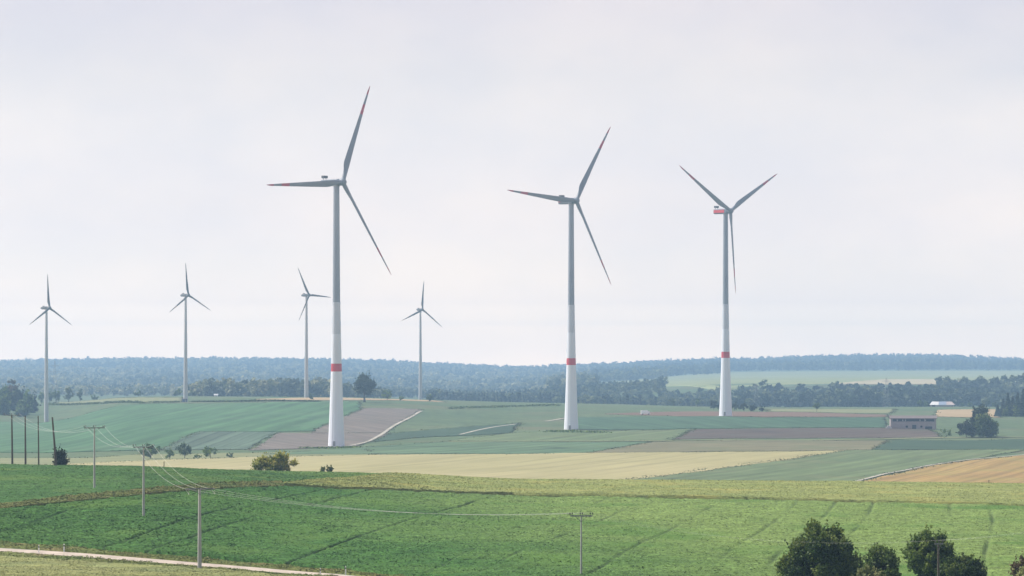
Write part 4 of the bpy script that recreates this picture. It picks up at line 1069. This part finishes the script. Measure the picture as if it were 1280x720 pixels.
# white roofed shed
x, y, z = at(1177.5, None, 2980)
s = y/F_PX
T = thing('farm_shed', 'low farm shed with a broad white and blue grey roof before the valley wood', 'shed', (x, y, z), R(-10))
b = MB(); b.box((0,0,.8), (23, 14, 3.4)); b.build('wall', M['postl'], T)
b = MB(); b.add([(-12.5,-8,2.4),(-3.2,-8,2.4),(-3.2,0,6.6),(-10.0,0,6.6),(-12.5,8,2.4),(-3.2,8,2.4)], [(0,1,2,3),(3,2,5,4),(0,3,4)]); b.build('white_roof', M['sheetw'], T)
b = MB(); b.add([(-3.2,-8,2.45),(4.6,-8,2.45),(4.6,0,6.65),(-3.2,0,6.65),(-3.2,8,2.45),(4.6,8,2.45)], [(0,1,2,3),(3,2,5,4)]); b.build('solar_roof', M['sheetb'], T)
b = MB(); b.add([(4.6,-8,2.4),(13,-8,2.4),(9.6,0,6.6),(4.6,0,6.6),(4.6,8,2.4),(13,8,2.4)], [(0,1,2,3),(3,2,5,4),(1,5,2)]); b.build('pink_roof', M['sheetp'], T)
T.scale = (.92, .92, .72)
b = MB(); b.box((-8,-7.05,1.2), (3,.1,2.4)); b.build('door', M['gapd'], T)
# tiny white hut
x, y, z = at(270, None, 3190)
T = thing('hut', 'tiny white hut before the distant grove right of the second small turbine', 'hut', (x, y, z))
b = MB(); b.box((0,0,1.2), (3.6,3,2.6)); b.build('wall', M['sheetw'], T)
b = MB(); b.add([(-2.1,-1.9,2.5),(2.1,-1.9,2.5),(2.1,0,3.8),(-2.1,0,3.8),(-2.1,1.9,2.5),(2.1,1.9,2.5)], [(0,1,2,3),(3,2,5,4),(0,3,4),(1,5,2)]); b.build('roof', M['sheetw'], T)
b = MB(); b.box((.5,-1.52,.9), (.9,.08,1.8)); b.build('door', M['seam'], T)
# transformer cabin
x, y, z = at(231, None, 2495)
T = thing('transformer_cabin', 'dark blue transformer cabin at the foot of the second small turbine', 'cabin', (x, y, z))
b = MB(); b.box((0,0,1.1), (3.8,2.6,2.5)); b.build('wall', M['cabinb'], T)
b = MB(); b.box((0,0,2.48), (4.1,2.9,.22)); b.build('roof', M['seam'], T)
b = MB(); b.box((.7,-1.33,1.1), (1.1,.06,1.9)); b.build('door', M['seam'], T)
# white van
x, y, z = at(806.5, 519.2)
T = thing('parked_van', 'white box van parked on the plain between the second and third large turbines', 'van', (x, y, z+.15), R(4))
b = MB(); b.box((-.55,0,1.55), (4.1,2.1,2.2)); b.build('cargo_box', M['vanw'], T)
b = MB(); b.add([(1.5,-1,.45),(3,-1,.45),(3,1,.45),(1.5,1,.45),(1.5,-1,2.1),(2.3,-.95,2.1),(2.3,.95,2.1),(1.5,1,2.1),(3,-1,1.2),(3,1,1.2)],
    [(0,1,8,5,4),(3,7,6,9,2),(1,2,9,8),(4,5,6,7),(0,4,7,3),(0,3,2,1)]); cb_ = b.build('cab', M['vanw'], T)
b = MB(); b.add([(2.98,-.85,1.26),(2.98,.85,1.26),(2.36,.85,2.04),(2.36,-.85,2.04)], [(0,1,2,3)])
for v_ in range(4): b.v[v_] = (b.v[v_][0]+.04, b.v[v_][1], b.v[v_][2]+.03)
b.build('windscreen', M['glassd'], cb_)
for wx in (-1.7, 2.1):
    for wy in (-.95, .95):
        b = MB(); b.tube([(wx, wy-.12, .36),(wx, wy+.12, .36)], .36, 14, 0, False); b.build('wheel', M['rubber'], T)

T.scale = (1.15, 1.15, 1.15); T.location.z += .35

# lattice pylons
def pylon(px, Y, h, label):
    x = (px-PX0)/F_PX*Y; z = tz(x, Y)
    T = thing('power_pylon', label, 'pylon', (x, Y, z), R(12), 'lattice power pylons')
    wd_ = lambda t: 2.6*(1-t)**1.1 + .35
    for sx_ in (-1,1):
        for sy_ in (-1,1):
            b = MB(); b.tube([(sx_*wd_(t), sy_*wd_(t), t*h) for t in (0,.3,.6,1)], .06, 4, 0, False); b.build('leg', M['lattice'], T)
    b = MB()
    for i in range(10):
        t0, t1 = i/10, (i+1)/10
        for sy_ in (-1, 1):
            b.tube([(-wd_(t0), sy_*wd_(t0), t0*h), (wd_(t1), sy_*wd_(t1), t1*h)], .025, 4, 0, False, False); b.tube([(wd_(t0), sy_*wd_(t0), t0*h), (-wd_(t1), sy_*wd_(t1), t1*h)], .025, 4, 0, False, False)
            b.tube([(sy_*wd_(t0), -wd_(t0), t0*h), (sy_*wd_(t1), wd_(t1), t1*h)], .025, 4, 0, False, False)
    b.build('bracing', M['lattice'], T)
    for hh, ln in ((.74, 5.5), (.88, 4.)):
        b = MB()
        for sg in (-1, 1):
            b.tube([(0,0,hh*h+.7), (sg*ln,0,hh*h)], .08, 4, 0, False); b.tube([(0,0,hh*h-.5), (sg*ln,0,hh*h)], .08, 4, 0, False)
        b.build('crossarm', M['lattice'], T)
pylon(1108, 2950, 27, 'faint lattice pylon in front of the valley wood above the long barn')
pylon(945.5, 3050, 22, 'faint lattice pylon right of the turbine with the red nacelle')
pylon(68.5, 3100, 41, 'faint tall lattice pylon just right of the first small turbine')
